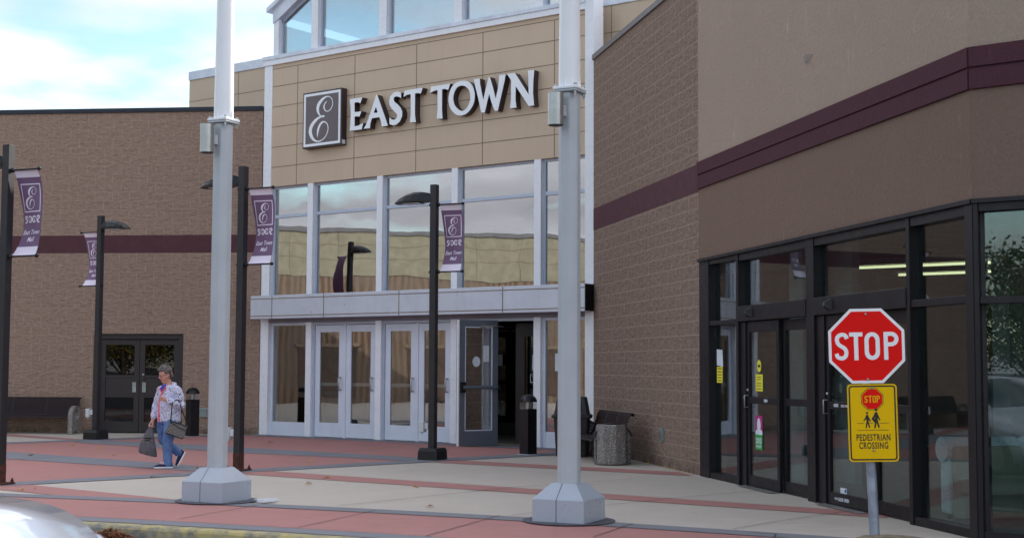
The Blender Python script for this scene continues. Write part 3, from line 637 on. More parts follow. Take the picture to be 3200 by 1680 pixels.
g = MB(); g.wbox(WF, S0+.4, S1-.4, .3, 2.35, -3.055, -3.045); obj('inner_glass', g, 'glass_bk', ent)
for (s_, z_, w_, h_, m_) in ((-22.4, 1.5, .18, .26, 'paper'), (-21.2, 1.62, .16, .22, 'paper'), (-20.3, 1.5, .22, .30, 'tan_y'), (-18.9, 1.55, .16, .24, 'paper'), (-18.2, 1.4, .26, .34, 'rust')):
    e_ = MB(); e_.wbox(WF, s_, s_+w_, z_, z_+h_, -3.0, -2.99); obj('inner_poster', e_, m_, ent)
t = thing('vending_cabinet', 'dark cabinet standing inside the entrance behind the left doors', 'cabinet', WF.P(-20.6, .03, -2.2))
e_ = MB(); e_.wbox(WF, -20.95, -20.35, .03, 1.15, -2.6, -2.1); obj('carcass', e_, 'bin', t, .01)
e_ = MB(); e_.wbox(WF, -20.88, -20.42, .35, .95, -2.1, -2.09); obj('front_panel', e_, 'black', t)
t = thing('waste_box', 'grey-green waste box inside the leftmost sidelight of the entrance', 'bin', WF.P(-22.3, .03, -1.6))
e_ = MB(); e_.wbox(WF, -22.6, -21.95, .03, .95, -2.0, -1.4); obj('body', e_, 'ggrn', t, .02); e_ = MB(); e_.wbox(WF, -22.63, -21.92, .95, 1.05, -2.03, -1.37); obj('lid', e_, 'black', t, .01)
# black inner door standing in the opening, with notices
idr = MB(); W_ = WF
a2 = -16.50; b2 = -15.80
for q in ((a2, a2+.22), (b2-.10, b2)): idr.wbox(WF, q[0], q[1], .02, 2.38, -.52, -.47)
idr.wbox(WF, a2+.22, b2-.10, 2.12, 2.38, -.52, -.47); idr.wbox(WF, a2+.22, b2-.10, .02, .55, -.52, -.47)
dk = obj('door', idr, 'black', ent, .003); g = MB(); g.wbox(WF, a2+.22, b2-.10, .55, 2.12, -.50, -.49); obj('glass', g, 'glass_bk', dk)
e_ = MB(); e_.wbox(WF, -16.10, -15.93, 1.46, 1.76, -.488, -.485); obj('paper_notice', e_, 'paper', dk)
e_ = MB(); hole_frame(e_, WF, -16.15, -15.88, 1.22, 1.38, .008, -.488, -.485); put_text(e_, 'Please Use', lambda x, y, o: WF.P(x, y, o), -16.015, 1.33, .04, -.485); put_text(e_, 'Other Door', lambda x, y, o: WF.P(x, y, o), -16.015, 1.27, .04, -.485) if False else None
obj('door_notice', e_, 'paper', dk)
# sign notices on the right sidelight
e_ = MB(); e_.wbox(WF, -15.30, -15.10, 1.45, 1.78, -.112, -.11); obj('paper_notice', e_, 'paper', ent)
e_ = MB(); e_.wbox(WF, -15.45, -14.6, 1.9, 2.08, -.9, -.85); obj('shop_sign', e_, 'lime', ent)
# cornice bands
c = MB(); c.wbox(WF, S0-.02, S1-.2, 8.25, 8.37, -.3, .05); obj('cornice', c, 'white', ent, .004)
c = MB(); c.wbox(WF, S0-.04, S1-.2, 8.37, 8.455, -.3, .075); obj('sill', c, 'coping_w', ent, .004)
# clerestory : columns, panes, arch
ZC = 8.455
cl = [(-22.98, -22.82), (-21.795, -21.595), (-19.785, -19.58), (-17.735, -17.54), (-15.75, -15.53), (-14.53, -14.33)]
arc_pts = [(-22.985, 9.22), (-22.70, 9.36), (-22.19, 9.65), (-21.4, 10.02), (-20.4, 10.38), (-19.3, 10.6), (-18.66, 10.65), (-18.0, 10.6), (-16.9, 10.38), (-15.9, 10.02), (-15.1, 9.65), (-14.33, 9.22)]
def arcz(s_):
    for p, q in zip(arc_pts, arc_pts[1:]):
        if p[0] <= s_ <= q[0]: return p[1] + (q[1]-p[1])*(s_-p[0])/(q[0]-p[0])
    return 9.22
for a, b in cl[:-1]:
    c = MB(); c.prism([(a, ZC), (b, ZC), (b, arcz(b)), (a, arcz(a))], lambda x, y, o: WF.P(x, y, o), -.20, -.0); obj('clerestory_post', c, 'white', ent, .004)
for (a, b), (a3, b3) in zip(cl, cl[1:]):
    n_ = 8; xs = [b + (a3-b)*k/n_ for k in range(n_+1)]
    pts = [(b, ZC), (a3, ZC)] + [(x, arcz(x)-.02) for x in reversed(xs)]
    c = MB(); c.prism(pts, lambda x, y, o: WF.P(x, y, o), -.135, -.125); pane = obj('clerestory_pane', c, 'glass_cl', ent)
    c = MB(); c.wbox(WF, b, b+.045, ZC, arcz(b+.02)-.02, -.16, -.09); c.wbox(WF, a3-.045, a3, ZC, arcz(a3-.02)-.02, -.16, -.09); c.wbox(WF, b+.045, a3-.045, ZC, ZC+.04, -.16, -.09)
    for p, q in zip(xs, xs[1:]):
        c.prism([(p, arcz(p)-.10), (q, arcz(q)-.10), (q, arcz(q)-.02), (p, arcz(p)-.02)], lambda x, y, o: WF.P(x, y, o), -.16, -.09)
    obj('pane_frame', c, 'frame', pane)
fa = MB()
for p, q in zip(arc_pts, arc_pts[1:]):
    fa.prism([(p[0], p[1]-.02), (q[0], q[1]-.02), (q[0], q[1]+.30), (p[0], p[1]+.30)], lambda x, y, o: WF.P(x, y, o), -.3, .03)
obj('arched_fascia', fa, 'coping_w', ent)
fa = MB()
for p, q in zip(arc_pts, arc_pts[1:]):
    x0 = p[0]-.12 if p is arc_pts[0] else p[0]
    z0 = p[1]-.07 if p is arc_pts[0] else p[1]
    fa.prism([(x0, z0+.30), (q[0], q[1]+.30), (q[0], q[1]+.40), (x0, z0+.40)], lambda x, y, o: WF.P(x, y, o), -9.0, .12)
obj('arched_roof', fa, 'coping_w', ent)
v = MB(); v.wbox(WF, S0+.3, S1-.3, 8.2, 8.3, -9, -.35); v.wbox(WF, S0+.25, S0+.30, 5.45, 9.2, -9, -.35); v.wbox(WF, S1-.3, S1-.25, 5.45, 9.2, -9, -.35); v.wbox(WF, S0+.3, S1-.3, 5.45, 8.9, -9.2, -9.0); obj('upper_shell', v, 'inner', ent)
# panelled walls set back either side
for (a, b, z0, zt) in ((-26.53, -22.9, 5.0, 8.43), (-14.9, -4, 5.0, 8.43)):
    c = MB(); c.wbox(WF, a, b, z0, zt, -8, -.6); s_w = obj('side_wall', c, 'tan', ent)
    c = MB()
    for k in range(7): c.wbox(WF, -24.78+1.74*k-.007, -24.78+1.74*k+.007, z0, zt, -.6, -.597) if a < -24.78+1.74*k < b else None
    for z_ in (6.99, 7.45, 7.905): c.wbox(WF, a, b, z_-.006, z_+.006, -.6, -.596)
    obj('panel_joints', c, 'joint', s_w)
    c = MB(); c.wbox(WF, a-.01, b, zt, zt+.21, -8, -.57); obj('coping', c, 'coping_w', s_w, .005)
# ------------------------------------------------------------------ building 3 : store on the right
store = thing('corner_store', 'brown store with maroon band and dark framed shopfront, right of the entrance', 'building', WE.P(-15, 0, -2))
ES, EC = -19.01, -11.565
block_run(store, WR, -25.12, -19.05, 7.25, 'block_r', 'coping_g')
c = MB(); c.wbox(WE, ES-.035, ES-.004, 0, 7.2, -.3, -.02); obj('sealant_joint', c, 'stucco_hi', store)
SE = 9.0   # length of the front facing the road
SC = -4.333
for W, a, b in ((WE, ES, EC), (WS, SC, SC+SE)):
    b1 = b
    c = MB(); c.wbox(W, a, b1, 4.46, 7.5, -.3, 0); obj('upper_wall', c, 'stucco_hi', store)
    c = MB(); c.wbox(W, a, b1, 3.06, 4.07, -.3, 0); obj('lower_wall', c, 'stucco_lo', store)
    c = MB(); c.wbox(W, a, b1+(.006 if W is WE else 0), 4.275, 4.46, -.3, .03); c.wbox(W, a, b1+(.006 if W is WE else 0), 4.07, 4.25, -.3, .03); c.wbox(W, a, b1, 4.25, 4.275, -.3, .012); obj('maroon_band', c, 'maroon_st', store, .004)
    c = MB(); c.wbox(W, a, b1, 7.5, 7.62, -.35, .04); obj('coping', c, 'coping_g', store)
    c = MB(); c.wbox(W, a, b1+.01, 3.025, 3.065, -.1, .03); obj('drip_edge', c, 'bronze', store)
# shopfront frames
def vbar(name, W, s0, s1, z0, z1, o0=-.15, o1=0.0, m='bronze'):
    c = MB(); c.wbox(W, s0, s1, z0, z1, o0, o1); return obj(name, c, m, store, .004)
ZT = 3.025
vbar('shopfront_mullion', WE, ES, -18.63, 0, ZT); vbar('shopfront_mullion', WE, -17.56, -17.48, 0, ZT)
vbar('shopfront_mullion', WE, -15.29, -15.07, 0, ZT); vbar('shopfront_mullion', WE, -12.84, -12.77, 0, ZT); vbar('shopfront_mullion', WE, -11.70, EC, 0, ZT, -.15, .004)
vbar('shopfront_mullion', WS, SC+.004, SC+.05, 0, ZT, -.12, .004)
def bar(W, s0, s1, z0, z1, o0=-.14, o1=-.012): c_.wbox(W, s0, s1, z0, z1, o0, o1)
def pane(W, s0, s1, z0, z1, o=-.09, nm='shop_window'):
    c = MB(); c.wbox(W, s0, s1, z0, z1, o-.006, o); return obj(nm, c, 'glass_st', store)
c_ = MB()
bar(WE, -18.63, -17.56, 2.11, 2.17); bar(WE, -18.63, -17.56, .0, .085); bar(WE, -18.63, -17.56, 2.96, ZT)
bar(WE, -17.48, -15.29, 2.93, ZT); bar(WE, -15.07, -12.84, 2.93, ZT); bar(WE, -12.77, -11.70, 2.93, ZT); bar(WE, -12.77, -11.70, 2.13, 2.20); bar(WE, -12.77, -11.70, 0, .085)
bar(WS, SC+.05, SC+8.9, 2.95, ZT); bar(WS, SC+.05, SC+8.9, 2.115, 2.175); bar(WS, SC+.05, SC+8.9, .0, .085)
for k in range(1, 6): bar(WS, SC+1.5*k-.035, SC+1.5*k+.035, .085, 2.95, -.14, -.005)
bar(WE, -17.48, -17.30, 0, 2.12, -.15, -.03); bar(WE, -15.07, -14.86, 0, 2.12, -.15, -.03)
obj('shopfront_rails', c_, 'bronze', store, .003)
pane(WE, -18.63, -17.56, 2.17, 2.96); pane(WE, -18.63, -17.56, .085, 2.11)
pane(WE, -17.48, -15.29, 2.33, 2.93); pane(WE, -15.07, -12.84, 2.33, 2.93); pane(WE, -12.77, -11.70, 2.20, 2.93); pane(WE, -12.77, -11.70, .085, 2.13)
for k in range(6):
    pane(WS, SC+max(.05, 1.5*k+.035), SC+1.5*(k+1)-.035, 2.175, 2.95); pane(WS, SC+max(.05, 1.5*k+.035), SC+1.5*(k+1)-.035, .085, 2.115)
# automatic doors : header box, sensor, two leaves each
for (a, b, la) in ((-17.48, -15.29, -17.30), (-15.07, -12.84, -14.86)):
    c = MB(); c.wbox(WE, a, b, 2.13, 2.33, -.16, .01); hd = obj('door_header', c, 'bronze', store, .005)
    s_ = WE.px(2345, 972)[0] if a < -16 else WE.px(2594, 942)[0]
    c = MB(); c.add([WE.P(s_-.07, 2.17, .01), WE.P(s_+.07, 2.17, .01), WE.P(s_+.07, 2.30, .01), WE.P(s_-.07, 2.30, .01), WE.P(s_-.01, 2.22, .09), WE.P(s_+.03, 2.22, .09), WE.P(s_+.03, 2.26, .08), WE.P(s_-.01, 2.26, .08)],
        [(0, 1, 2, 3), (0, 4, 5, 1), (1, 5, 6, 2), (2, 6, 7, 3), (3, 7, 4, 0), (4, 7, 6, 5)]); obj('motion_sensor', c, 'black', hd)
    mid = (la + b)/2 + .02
    for (x0, x1, o) in ((la, mid+.04, -.05), (mid+.04, b, -.10)):
        c = MB(); st = .075
        c.wbox(WE, x0, x0+st, .012, 2.12, o-.045, o); c.wbox(WE, x1-st, x1, .012, 2.12, o-.045, o)
        c.wbox(WE, x0+st, x1-st, 1.985, 2.12, o-.045, o); c.wbox(WE, x0+st, x1-st, .012, .15, o-.045, o); c.wbox(WE, x0+st, x1-st, 1.07, 1.155, o-.045, o)
        dr = obj('sliding_door', c, 'bronze', store, .003)
        for z0, z1 in ((.15, 1.07), (1.155, 1.985)):
            g = MB(); g.wbox(WE, x0+st, x1-st, z0, z1, o-.028, o-.02); obj('glass', g, 'glass_st', dr)
        if o == -.05:
            c = MB(); c.tube([WE.P(x0+.03, 1.02, o), WE.P(x0+.03, 1.02, o+.05), WE.P(x0+.03, 1.17, o+.05), WE.P(x0+.03, 1.17, o)], .007, 6); obj('pull_handle', c, 'steel', dr)
            c = MB(); c.sphere(WE.P(x0+.04, 1.24, o+.004), .018); obj('lock', c, 'steel', dr)
            sgn = '>>>' if a < -16 else '<<<'
            c = MB(); sx_ = WE.px(2382, 1252)[0] if a < -16 else WE.px(2600, 1265)[0]
            put_text(c, sgn, lambda x, y, q: WE.P(x, y, q), sx_, 1.112, .07, o+.004, bold=.004); put_text(c, 'SLIDE OPEN', lambda x, y, q: WE.P(x, y, q), sx_+(.22 if a > -16 else -.17), 1.112, .035, o+.004, bold=.001) if a > -16 else None
            if a > -16: put_text(c, '<<< SLIDE OPEN', lambda x, y, q: WE.P(x, y, q), sx_+.12, .085, .05, o+.004, bold=.002)
            obj('writing', c, 'paper', dr)
    c = MB(); c.wbox(WE, la, mid+.05, .010, .016, -.02, .10); obj('threshold', c, 'steel', hd)
    if a > -16:
        for k in range(1): pass
# stickers on the glass
def stick(name, pts, m, z=-.068): c = MB(); c.prism(pts, lambda x, y, o: WE.P(x, y, o), z, z+.002); return obj(name, c, m, store)
def ell(cx, cy, rx, ry, n=20): return [(cx+rx*math.cos(2*math.pi*k/n), cy+ry*math.sin(2*math.pi*k/n)) for k in range(n)]
stick('paper_notice', [(-18.53, 1.56), (-18.29, 1.54), (-18.31, 1.77), (-18.53, 1.78)], 'paper', -.088)
stick('yellow_notice', [(-18.53, 1.32), (-18.31, 1.32), (-18.31, 1.54), (-18.53, 1.54)], 'yel', -.088)
stick('yellow_oval_sticker', ell(-16.92, 1.55, .07, .078), 'yel'); stick('yellow_notice', [(-17.04, 1.23), (-16.80, 1.23), (-16.80, 1.445), (-17.04, 1.445)], 'yel')
stick('magenta_sticker', [(-17.06, .72), (-16.82, .72), (-16.82, .92), (-17.06, .92)], 'mag'); stick('white_sticker', ell(-16.94, .80, .06, .09), 'paper', -.0655); stick('magenta_sticker', ell(-16.94, .70, .12, .05), 'paper', -.066)
stick('green_sticker', [(-17.06, .49), (-16.82, .49), (-16.82, .68), (-17.06, .68)], 'grn', -.0645)
c = MB(); put_text(c, '2013', lambda x, y, q: WE.P(x, y, q), -16.94, .60, .10, -.0615, sx=.95, bold=.003); put_text(c, 'FINALIST', lambda x, y, q: WE.P(x, y, q), -16.94, .53, .045, -.0615, bold=.001); obj('writing', c, 'paper', store)
c = MB()
for zz in (1.515, 1.47, 1.43, 1.39, 1.35): c.wbox(WE, -18.50, -18.34, zz-.006, zz+.006, -.086, -.0855)
for zz in (1.41, 1.38, 1.33, 1.30, 1.26): c.wbox(WE, -16.99, -16.85, zz-.004, zz+.004, -.066, -.0652)
c.wbox(WE, -16.965, -16.875, 1.535, 1.565, -.066, -.0652); obj('notice_text', c, 'blk_ink', store)
stick('window_decal', [(-14.555, .155), (-14.39, .155), (-14.39, .215), (-14.555, .215)], 'paper'); stick('window_decal_mark', [(-14.45, .17), (-14.40, .17), (-14.40, .205), (-14.43, .205)], pmat('blue_ink', rgb(40, 80, 170), .5), -.0655)
# interior and shell
pt = [WR.P(-25.1, 0, -.35), WE.P(ES, 0, -.3), WE.P(EC-.2, 0, -.2), WS.P(SC+8.8, 0, -.3), WS.P(SC+9, 0, -16), WR.P(-25.5, 0, -16)]
def slab(mb_, z0, z1): n = len(pt); vs = [Vector((p.x, p.y, z)) for z in (z0, z1) for p in pt]; mb_.add(vs, [tuple(range(n)), tuple(range(2*n-1, n-1, -1))] + [(i, (i+1) % n, n+(i+1) % n, n+i) for i in range(n)]); return mb_
obj('roof', slab(MB(), 7.0, 7.18), 'coping_g', store); obj('inner_floor', slab(MB(), .012, .03), 'inner_f', store); obj('inner_ceiling', slab(MB(), 3.30, 3.4), 'ceil', store)
c = MB(); 
for p, q in ((3, 4), (4, 5), (5, 0)):
    P_, Q_ = pt[p], pt[q]; d = (Q_-P_).normalized(); n_ = Vector((-d.y, d.x, 0))*.15
    c.add([P_+v_+Vector((0, 0, z)) for v_ in (n_, -n_) for z in (0.03, 7.0)] + [Q_+v_+Vector((0, 0, z)) for v_ in (n_, -n_) for z in (.03, 7.0)], [(0, 1, 3, 2), (4, 6, 7, 5), (0, 4, 5, 1), (2, 3, 7, 6), (0, 2, 6, 4), (1, 5, 7, 3)])
obj('outer_wall', c, 'inner', store)
# inner partition, vestibule columns
c = MB()
for s_, o, w_ in ((-17.9, -.9, .45), (-16.0, -2.8, .4), (-13.9, -3.2, .5), (-12.3, -4.4, .35)): c.wbox(WE, s_, s_+w_, .03, 3.3, o-.35, o)
obj('inner_column', c, 'inner', store)
c = MB(); c.wbox(WE, -18.9, -17.0, .03, 3.3, -1.5, -1.4); obj('inner_screen_wall', c, 'inner', store)
c = MB(); c.wbox(WE, -19, -16.4, .03, 3.3, -5.1, -5.0); c.wbox(WE, -16.4, -4.0, .03, 3.3, -11.1, -11.0); obj('inner_partition', c, 'inner_d', store)
# ceiling light strips (lit)
lt = 0
UA = Vector((.80, -.60, 0))
for row in range(2):
    for k in range(4):
        o = (Vector((5.75, 19.95, 3.02)) if row == 0 else Vector((7.0, 21.3, 3.02))) + UA*(2.62*k)
        t = thing('ceiling_light', 'lit fluorescent ceiling strip inside the store on the right', 'ceiling light', o, 'fluorescent strips on the store ceiling')
        n_ = Vector((.6, .8, 0)); c = MB()
        q = [o + UA*a_ + n_*b_ + Vector((0, 0, z_)) for a_ in (-1.2, 1.2) for b_ in (-.09, .09) for z_ in (.0, .09)]
        F6 = [(0, 1, 3, 2), (4, 6, 7, 5), (0, 4, 5, 1), (2, 3, 7, 6), (0, 2, 6, 4), (1, 5, 7, 3)]
        c.add(q, F6); obj('housing', c, 'wplast', t)
        c = MB()
        c.tube([o + UA*-1.15 + Vector((0, 0, -.03)), o + UA*1.15 + Vector((0, 0, -.03))], .019, 8)
        obj('tube', c, 'fluo', t)
# floral armchair just inside the corner
t = thing('armchair', 'floral upholstered armchair with rolled arm behind the corner window', 'armchair', WE.P(-12.0, .03, -.5))
c = MB(); rg = []
SA = WE.px(2990, 1480, -.62)[0] + .01
def fa_(x, o, z): return WE.P(SA + x, z, -.45 + o)
c.tube([fa_(0, 0, .72), fa_(.0, -.8, .72)], .125, 16); obj('rolled_arm', c, 'floral', t)
c = MB(); c.wbox(WE, SA-.08, SA+.10, .08, .68, -1.2, -.47); obj('arm_panel', c, 'floral', t, .03)
c = MB(); c.wbox(WE, SA+.10, SA+.27, .05, .76, -1.2, -.50); c.wbox(WE, SA+.10, SA+.55, .30, .50, -1.25, -.5); obj('seat', c, pmat('cream_cloth', rgb(150, 146, 126), .9), t, .03)
c = MB(); c.wbox(WE, SA+.02, SA+.55, .3, .85, -1.45, -1.25); obj('backrest', c, 'floral', t, .05)
c = MB()
for x_, o_ in ((SA-.03, -.52), (SA-.03, -1.15), (SA+.49, -.52), (SA+.49, -1.15)): c.wbox(WE, x_, x_+.05, .03, .08, o_-.05, o_)
obj('leg', c, 'dbrown', t)
# ------------------------------------------------------------------ wall mounted small things on the store
t = thing('wall_outlet', 'grey outlet box low on the brown block wall beside the planter', 'outlet', WR.P(-20.9, .3, 0))
s_a, z_a = WR.px(2066, 1378); s_b, z_b = WR.px(2076, 1347)
c = MB(); c.wbox(WR, s_a, s_a+.16, z_a, z_a+.21, 0, .03); obj('back_plate', c, 'ggrn', t, .003)
c = MB(); c.wbox(WR, s_a+.045, s_a+.115, z_a+.04, z_a+.17, .03, .05); obj('cover_flap', c, 'steel', t, .003)
s_, z_ = WE.px(2530, 180); c = MB()
for k in range(2):
    a_ = [WE.P(s_ + random.uniform(-.18, .18), z_ + random.uniform(-.07, .07), .01 + .03*random.random()) for _ in range(4)]; c.tube([WE.P(s_+.1, z_+.02, 0)] + a_, .0035, 5)
tag(obj('loose_cable', c, MT['galv']), 'loose tangle of grey cable poking from the tan stucco above the maroon band', 'cable')
# ------------------------------------------------------------------ signs on the entrance
def signfn(X, Y): return WF.px(X, Y, .16)
bx = thing('emblem_sign', 'square brown emblem box with script letter, left of the raised letters', 'sign', WF.P(-21.3, 6.23, 0))
e0, e1, f0, f1 = -21.853, -20.688, 6.234, 7.458
c = MB(); c.wbox(WF, e0, e1, f0, f1, .0, .16); obj('sign_box', c, 'sign_side', bx, .006)
c = MB(); c.wbox(WF, e0+.035, e1-.035, f0+.035, f1-.035, .16, .163); obj('sign_face', c, 'sign_panel', bx)
bd = MB(); hole_frame(bd, WF, e0+.035, e1-.035, f0+.035, f1-.035, .055, .163, .166); obj('sign_border', bd, 'sign_face', bx)
Ca = lambda x, y: (930+.17754*x, 250+.17754*y); Cb = lambda x, y: (1300+.17754*x, 200+.17754*y)
SE1 = [(522, 372, 4), (485, 415, 20), (467, 470, 26), (480, 525, 20), (520, 553, 12), (575, 525, 13), (618, 440, 14), (612, 350, 14), (575, 303, 13), (525, 292, 16), (460, 325, 36), (405, 385, 55), (368, 450, 62), (357, 520, 56), (370, 580, 38), (392, 620, 18), (425, 640, 22), (465, 638, 32), (474, 637, 22)]
SE2 = [(430, 646, 18), (370, 670, 34), (300, 735, 54), (247, 815, 64), (226, 900, 68), (241, 980, 58), (285, 1050, 38), (350, 1082, 20), (420, 1063, 17), (490, 1000, 15), (530, 905, 17), (538, 830, 16), (518, 768, 16), (470, 735, 18), (420, 760, 34), (378, 830, 42), (356, 920, 36), (350, 1012, 3)]
def norm_stroke(st):
    r_ = []
    for x, y, w_ in st:
        s_, z_ = signfn(*Ca(x, y)); r_.append(((s_-e0)/(e1-e0), (z_-f0)/(f1-f0), w_*.0012))
    return r_
NS1, NS2 = norm_stroke(SE1), norm_stroke(SE2)
c = MB()
ef = lambda x, y, o: WF.P(e0+(e1-e0)*x, f0+(f1-f0)*y, o)
for st in (NS1, NS2): ribbon(c, st, ef, .165)
obj('script_letter', c, 'sign_face', bx)
c = MB(); c.wbox(WF, e1, e1+.002, f0+.06, f0+.16, .10, .15) if False else c.wbox(WF, e1+.0005, e1+.0025, f0+.02, f0+.11, .04, .14); obj('label_plate', c, 'paper', bx)
letters = [('E', Ca, [(918, 340), (1140, 307), (1105, 412), (1060, 392), (1003, 400), (1003, 567), (1060, 562), (1123, 550), (1088, 648), (1045, 640), (1003, 648), (1003, 820), (1080, 800), (1157, 755), (1130, 870), (918, 897), (930, 780), (938, 600), (932, 450)], []),
 ('A', Ca, [(1385, 262), (1402, 262), (1590, 803), (1482, 820), (1472, 745), (1443, 657), (1310, 675), (1282, 760), (1275, 848), (1165, 860), (1205, 790), (1290, 560)], [[(1380, 470), (1412, 575), (1340, 582)]]),
 ('S', Ca, [(1822, 222), (1750, 203), (1690, 225), (1635, 290), (1612, 370), (1620, 440), (1660, 510), (1720, 570), (1755, 610), (1752, 650), (1725, 690), (1690, 703), (1650, 690), (1618, 655), (1620, 780), (1680, 798), (1740, 785), (1800, 730), (1840, 640), (1842, 560), (1815, 490), (1760, 430), (1710, 390), (1690, 350), (1700, 305), (1740, 290), (1790, 300), (1822, 322)], []),
 ('T', Ca, [(1885, 190), (2200, 137), (2170, 240), (2120, 232), (2068, 240), (2065, 600), (2080, 745), (1978, 745), (1993, 600), (1992, 250), (1930, 262), (1865, 300)], []),
 ('T', Cb, [(270, 400), (603, 348), (568, 458), (520, 442), (460, 447), (457, 800), (467, 962), (365, 965), (382, 800), (380, 460), (320, 475), (247, 515)], []),
 ('O', Cb, [(840, 297), (940, 325), (1005, 410), (1035, 540), (1020, 680), (960, 800), (880, 880), (780, 908), (690, 880), (610, 790), (575, 660), (585, 530), (630, 410), (710, 330)], [[(820, 383), (890, 410), (940, 480), (957, 590), (940, 690), (890, 780), (830, 825), (760, 810), (690, 740), (658, 640), (665, 540), (700, 450), (750, 400)]]),
 ('W', Cb, [(1020, 272), (1123, 258), (1128, 350), (1185, 640), (1230, 430), (1283, 230), (1300, 230), (1350, 400), (1405, 615), (1450, 400), (1467, 200), (1578, 185), (1560, 300), (1440, 825), (1385, 825), (1330, 680), (1290, 525), (1270, 600), (1210, 857), (1150, 857), (1100, 620), (1040, 380)], []),
 ('N', Cb, [(1605, 180), (1740, 160), (1985, 540), (1978, 200), (1970, 120), (2080, 108), (2065, 300), (2060, 500), (2078, 730), (1985, 742), (1755, 390), (1752, 640), (1768, 770), (1655, 780), (1672, 640), (1675, 290)], [])]
ls = thing('letter_sign', 'raised white channel letters with dark brown sides on the tan panels', 'sign', WF.P(-19, 6.4, 0))
def smooth_closed(p, n=4):
    r_ = []; L = len(p)
    for i in range(L):
        a, b, c2, d = p[i-1], p[i], p[(i+1) % L], p[(i+2) % L]
        for j in range(n):
            t_ = j/n; r_.append(tuple(.5*((2*y)+(-x+z)*t_+(2*x-5*y+4*z-w2)*t_*t_+(-x+3*y-3*z+w2)*t_**3) for x, y, z, w2 in zip(a, b, c2, d)))
    return r_
for ch, C_, o_, hs in letters:
    cv = lambda L_: [signfn(*C_(*p)) for p in L_]
    po, ph = cv(o_), [cv(h_) for h_ in hs]
    if ch == 'O': po = smooth_closed(po); ph = [smooth_closed(h_) for h_ in ph]
    c = MB(); c.prism(po, lambda x, y, o: WF.P(x, y, o), .0, .158, ph); lt_ = obj('letter', c, 'sign_side', ls)
    cx = sum(p[0] for p in po)/len(po); cy = sum(p[1] for p in po)/len(po)
    c = MB(); c.prism(po, lambda x, y, o: WF.P(x, y, o), .158, .164, ph); obj('letter_face', c, 'sign_face', lt_)
# ------------------------------------------------------------------ tall flag poles
RZP = R(-26)  # the plaza grid
def big_pole(cx, cy, label, rz, side):
    t = thing('light_pole', label, 'pole', (cx, cy, 0), 'tall two-part poles on the kerb side')
    m = Matrix.Translation((cx, cy, 0)) @ Matrix.Rotation(rz, 4, 'Z')
    T_ = lambda x, y, z: m @ Vector((x, y, z))
    def oct_(r, z, n=8, ph=R(22.5)): return [T_(r*math.cos(ph+2*math.pi*k/n), r*math.sin(ph+2*math.pi*k/n), z) for k in range(n)]
    c = MB(); c.loft([oct_(.118, .3), oct_(.112, 4.28)], True, False); obj('lower_shaft', c, 'pole_g', t, .012)
    c = MB(); c.tube([(cx, cy, 4.345), (cx, cy, 7.0), (cx, cy, 10.5)], [.112, .087, .06], 32); obj('upper_shaft', c, 'pole_w', t)
    c = MB(); c.box(-.132, .132, -.132, .132, 4.285, 4.31, m); obj('lower_flange', c, 'pole_g', t, .02)
    c = MB(); c.box(-.132, .132, -.132, .132, 4.313, 4.345, m)
    for k in range(4):
        a_ = k*math.pi/2; f_ = m @ Matrix.Rotation(a_, 4, 'Z'); c.add([f_ @ Vector(p) for p in ((.10, -.008, 4.34), (.128, -.008, 4.34), (.10, -.008, 4.50), (.10, .008, 4.34), (.128, .008, 4.34), (.10, .008, 4.50))], [(0, 1, 2), (3, 5, 4), (0, 3, 4, 1), (1, 4, 5, 2), (2, 5, 3, 0)])
    obj('upper_flange', c, 'pole_w', t, .012)
    for sx_ in (-1, 1):
        for sy_ in (-1, 1):
            c = MB(); p = T_(.108*sx_, .108*sy_, 0); c.lathe([(.016, 4.345), (.016, 4.368)], (p.x, p.y, 0), 6, False); c.lathe([(.017, 4.262), (.017, 4.285)], (p.x, p.y, 0), 6, False); c.lathe([(.010, 4.235), (.010, 4.35)], (p.x, p.y, 0), 8); obj('bolt', c, 'steel', t)
    # cylinder luminaire on the camera-left side
    a_ = Vector((-.62, -.79, 0)).normalized(); q = Vector((cx, cy, 0)) + a_*.235
    c = MB(); c.lathe([(.079, 3.93), (.079, 4.25)], (q.x, q.y, 0), 28); lm = obj('luminaire', c, 'steel', t)
    c = MB(); c.lathe([(.072, 3.924), (.072, 3.929)], (q.x, q.y, 0), 24); obj('luminaire_opening', c, 'black', lm)
    c = MB(); mm_ = Matrix.Translation((cx, cy, 0)) @ Matrix.Rotation(math.atan2(a_.y, a_.x), 4, 'Z'); c.box(.105, .165, -.04, .04, 4.03, 4.14, mm_); obj('luminaire_bracket', c, 'pole_g', lm, .004)
    # base cover : box and hipped skirt
    hb = .275; hz = .235
    c = MB(); c.box(-hb, hb, -hb, hb, .012, hz, m)
    q8 = lambda r, z: [T_(r*x, r*y, z) for x, y in ((-1, -1), (1, -1), (1, 1), (-1, 1))]
    c.loft([q8(hb, hz), q8(.135, .385)], True, False)
    bc = obj('base_cover', c, 'skirt', t, .006)
    c = MB(); c.box(-.02, -.014, -hb-.001, -hb+.002, .015, hz, m); c.add([T_(-.02, -hb-.001, hz), T_(-.014, -hb-.001, hz), T_(-.009, -.136, .387), T_(-.015, -.136, .387)], [(0, 1, 2, 3)]); obj('cover_seam', c, 'black', bc)
    c = MB(); c.lathe([(.46, Z3+.004), (.46, Z3+.008)], (cx, cy, 0), 40); obj('footing', c, 'footing', t)
MT['footing'] = concrete_mat('dark_grout', rgb(96, 96, 104), .15)
big_pole(-3.316, 15.93, 'tall pole with grey lower shaft in front of the walking woman, on the left', R(-26), 1)
big_pole(.575, 14.03, 'tall pole with grey lower shaft in front of the entrance, on the right', R(-26), 1)
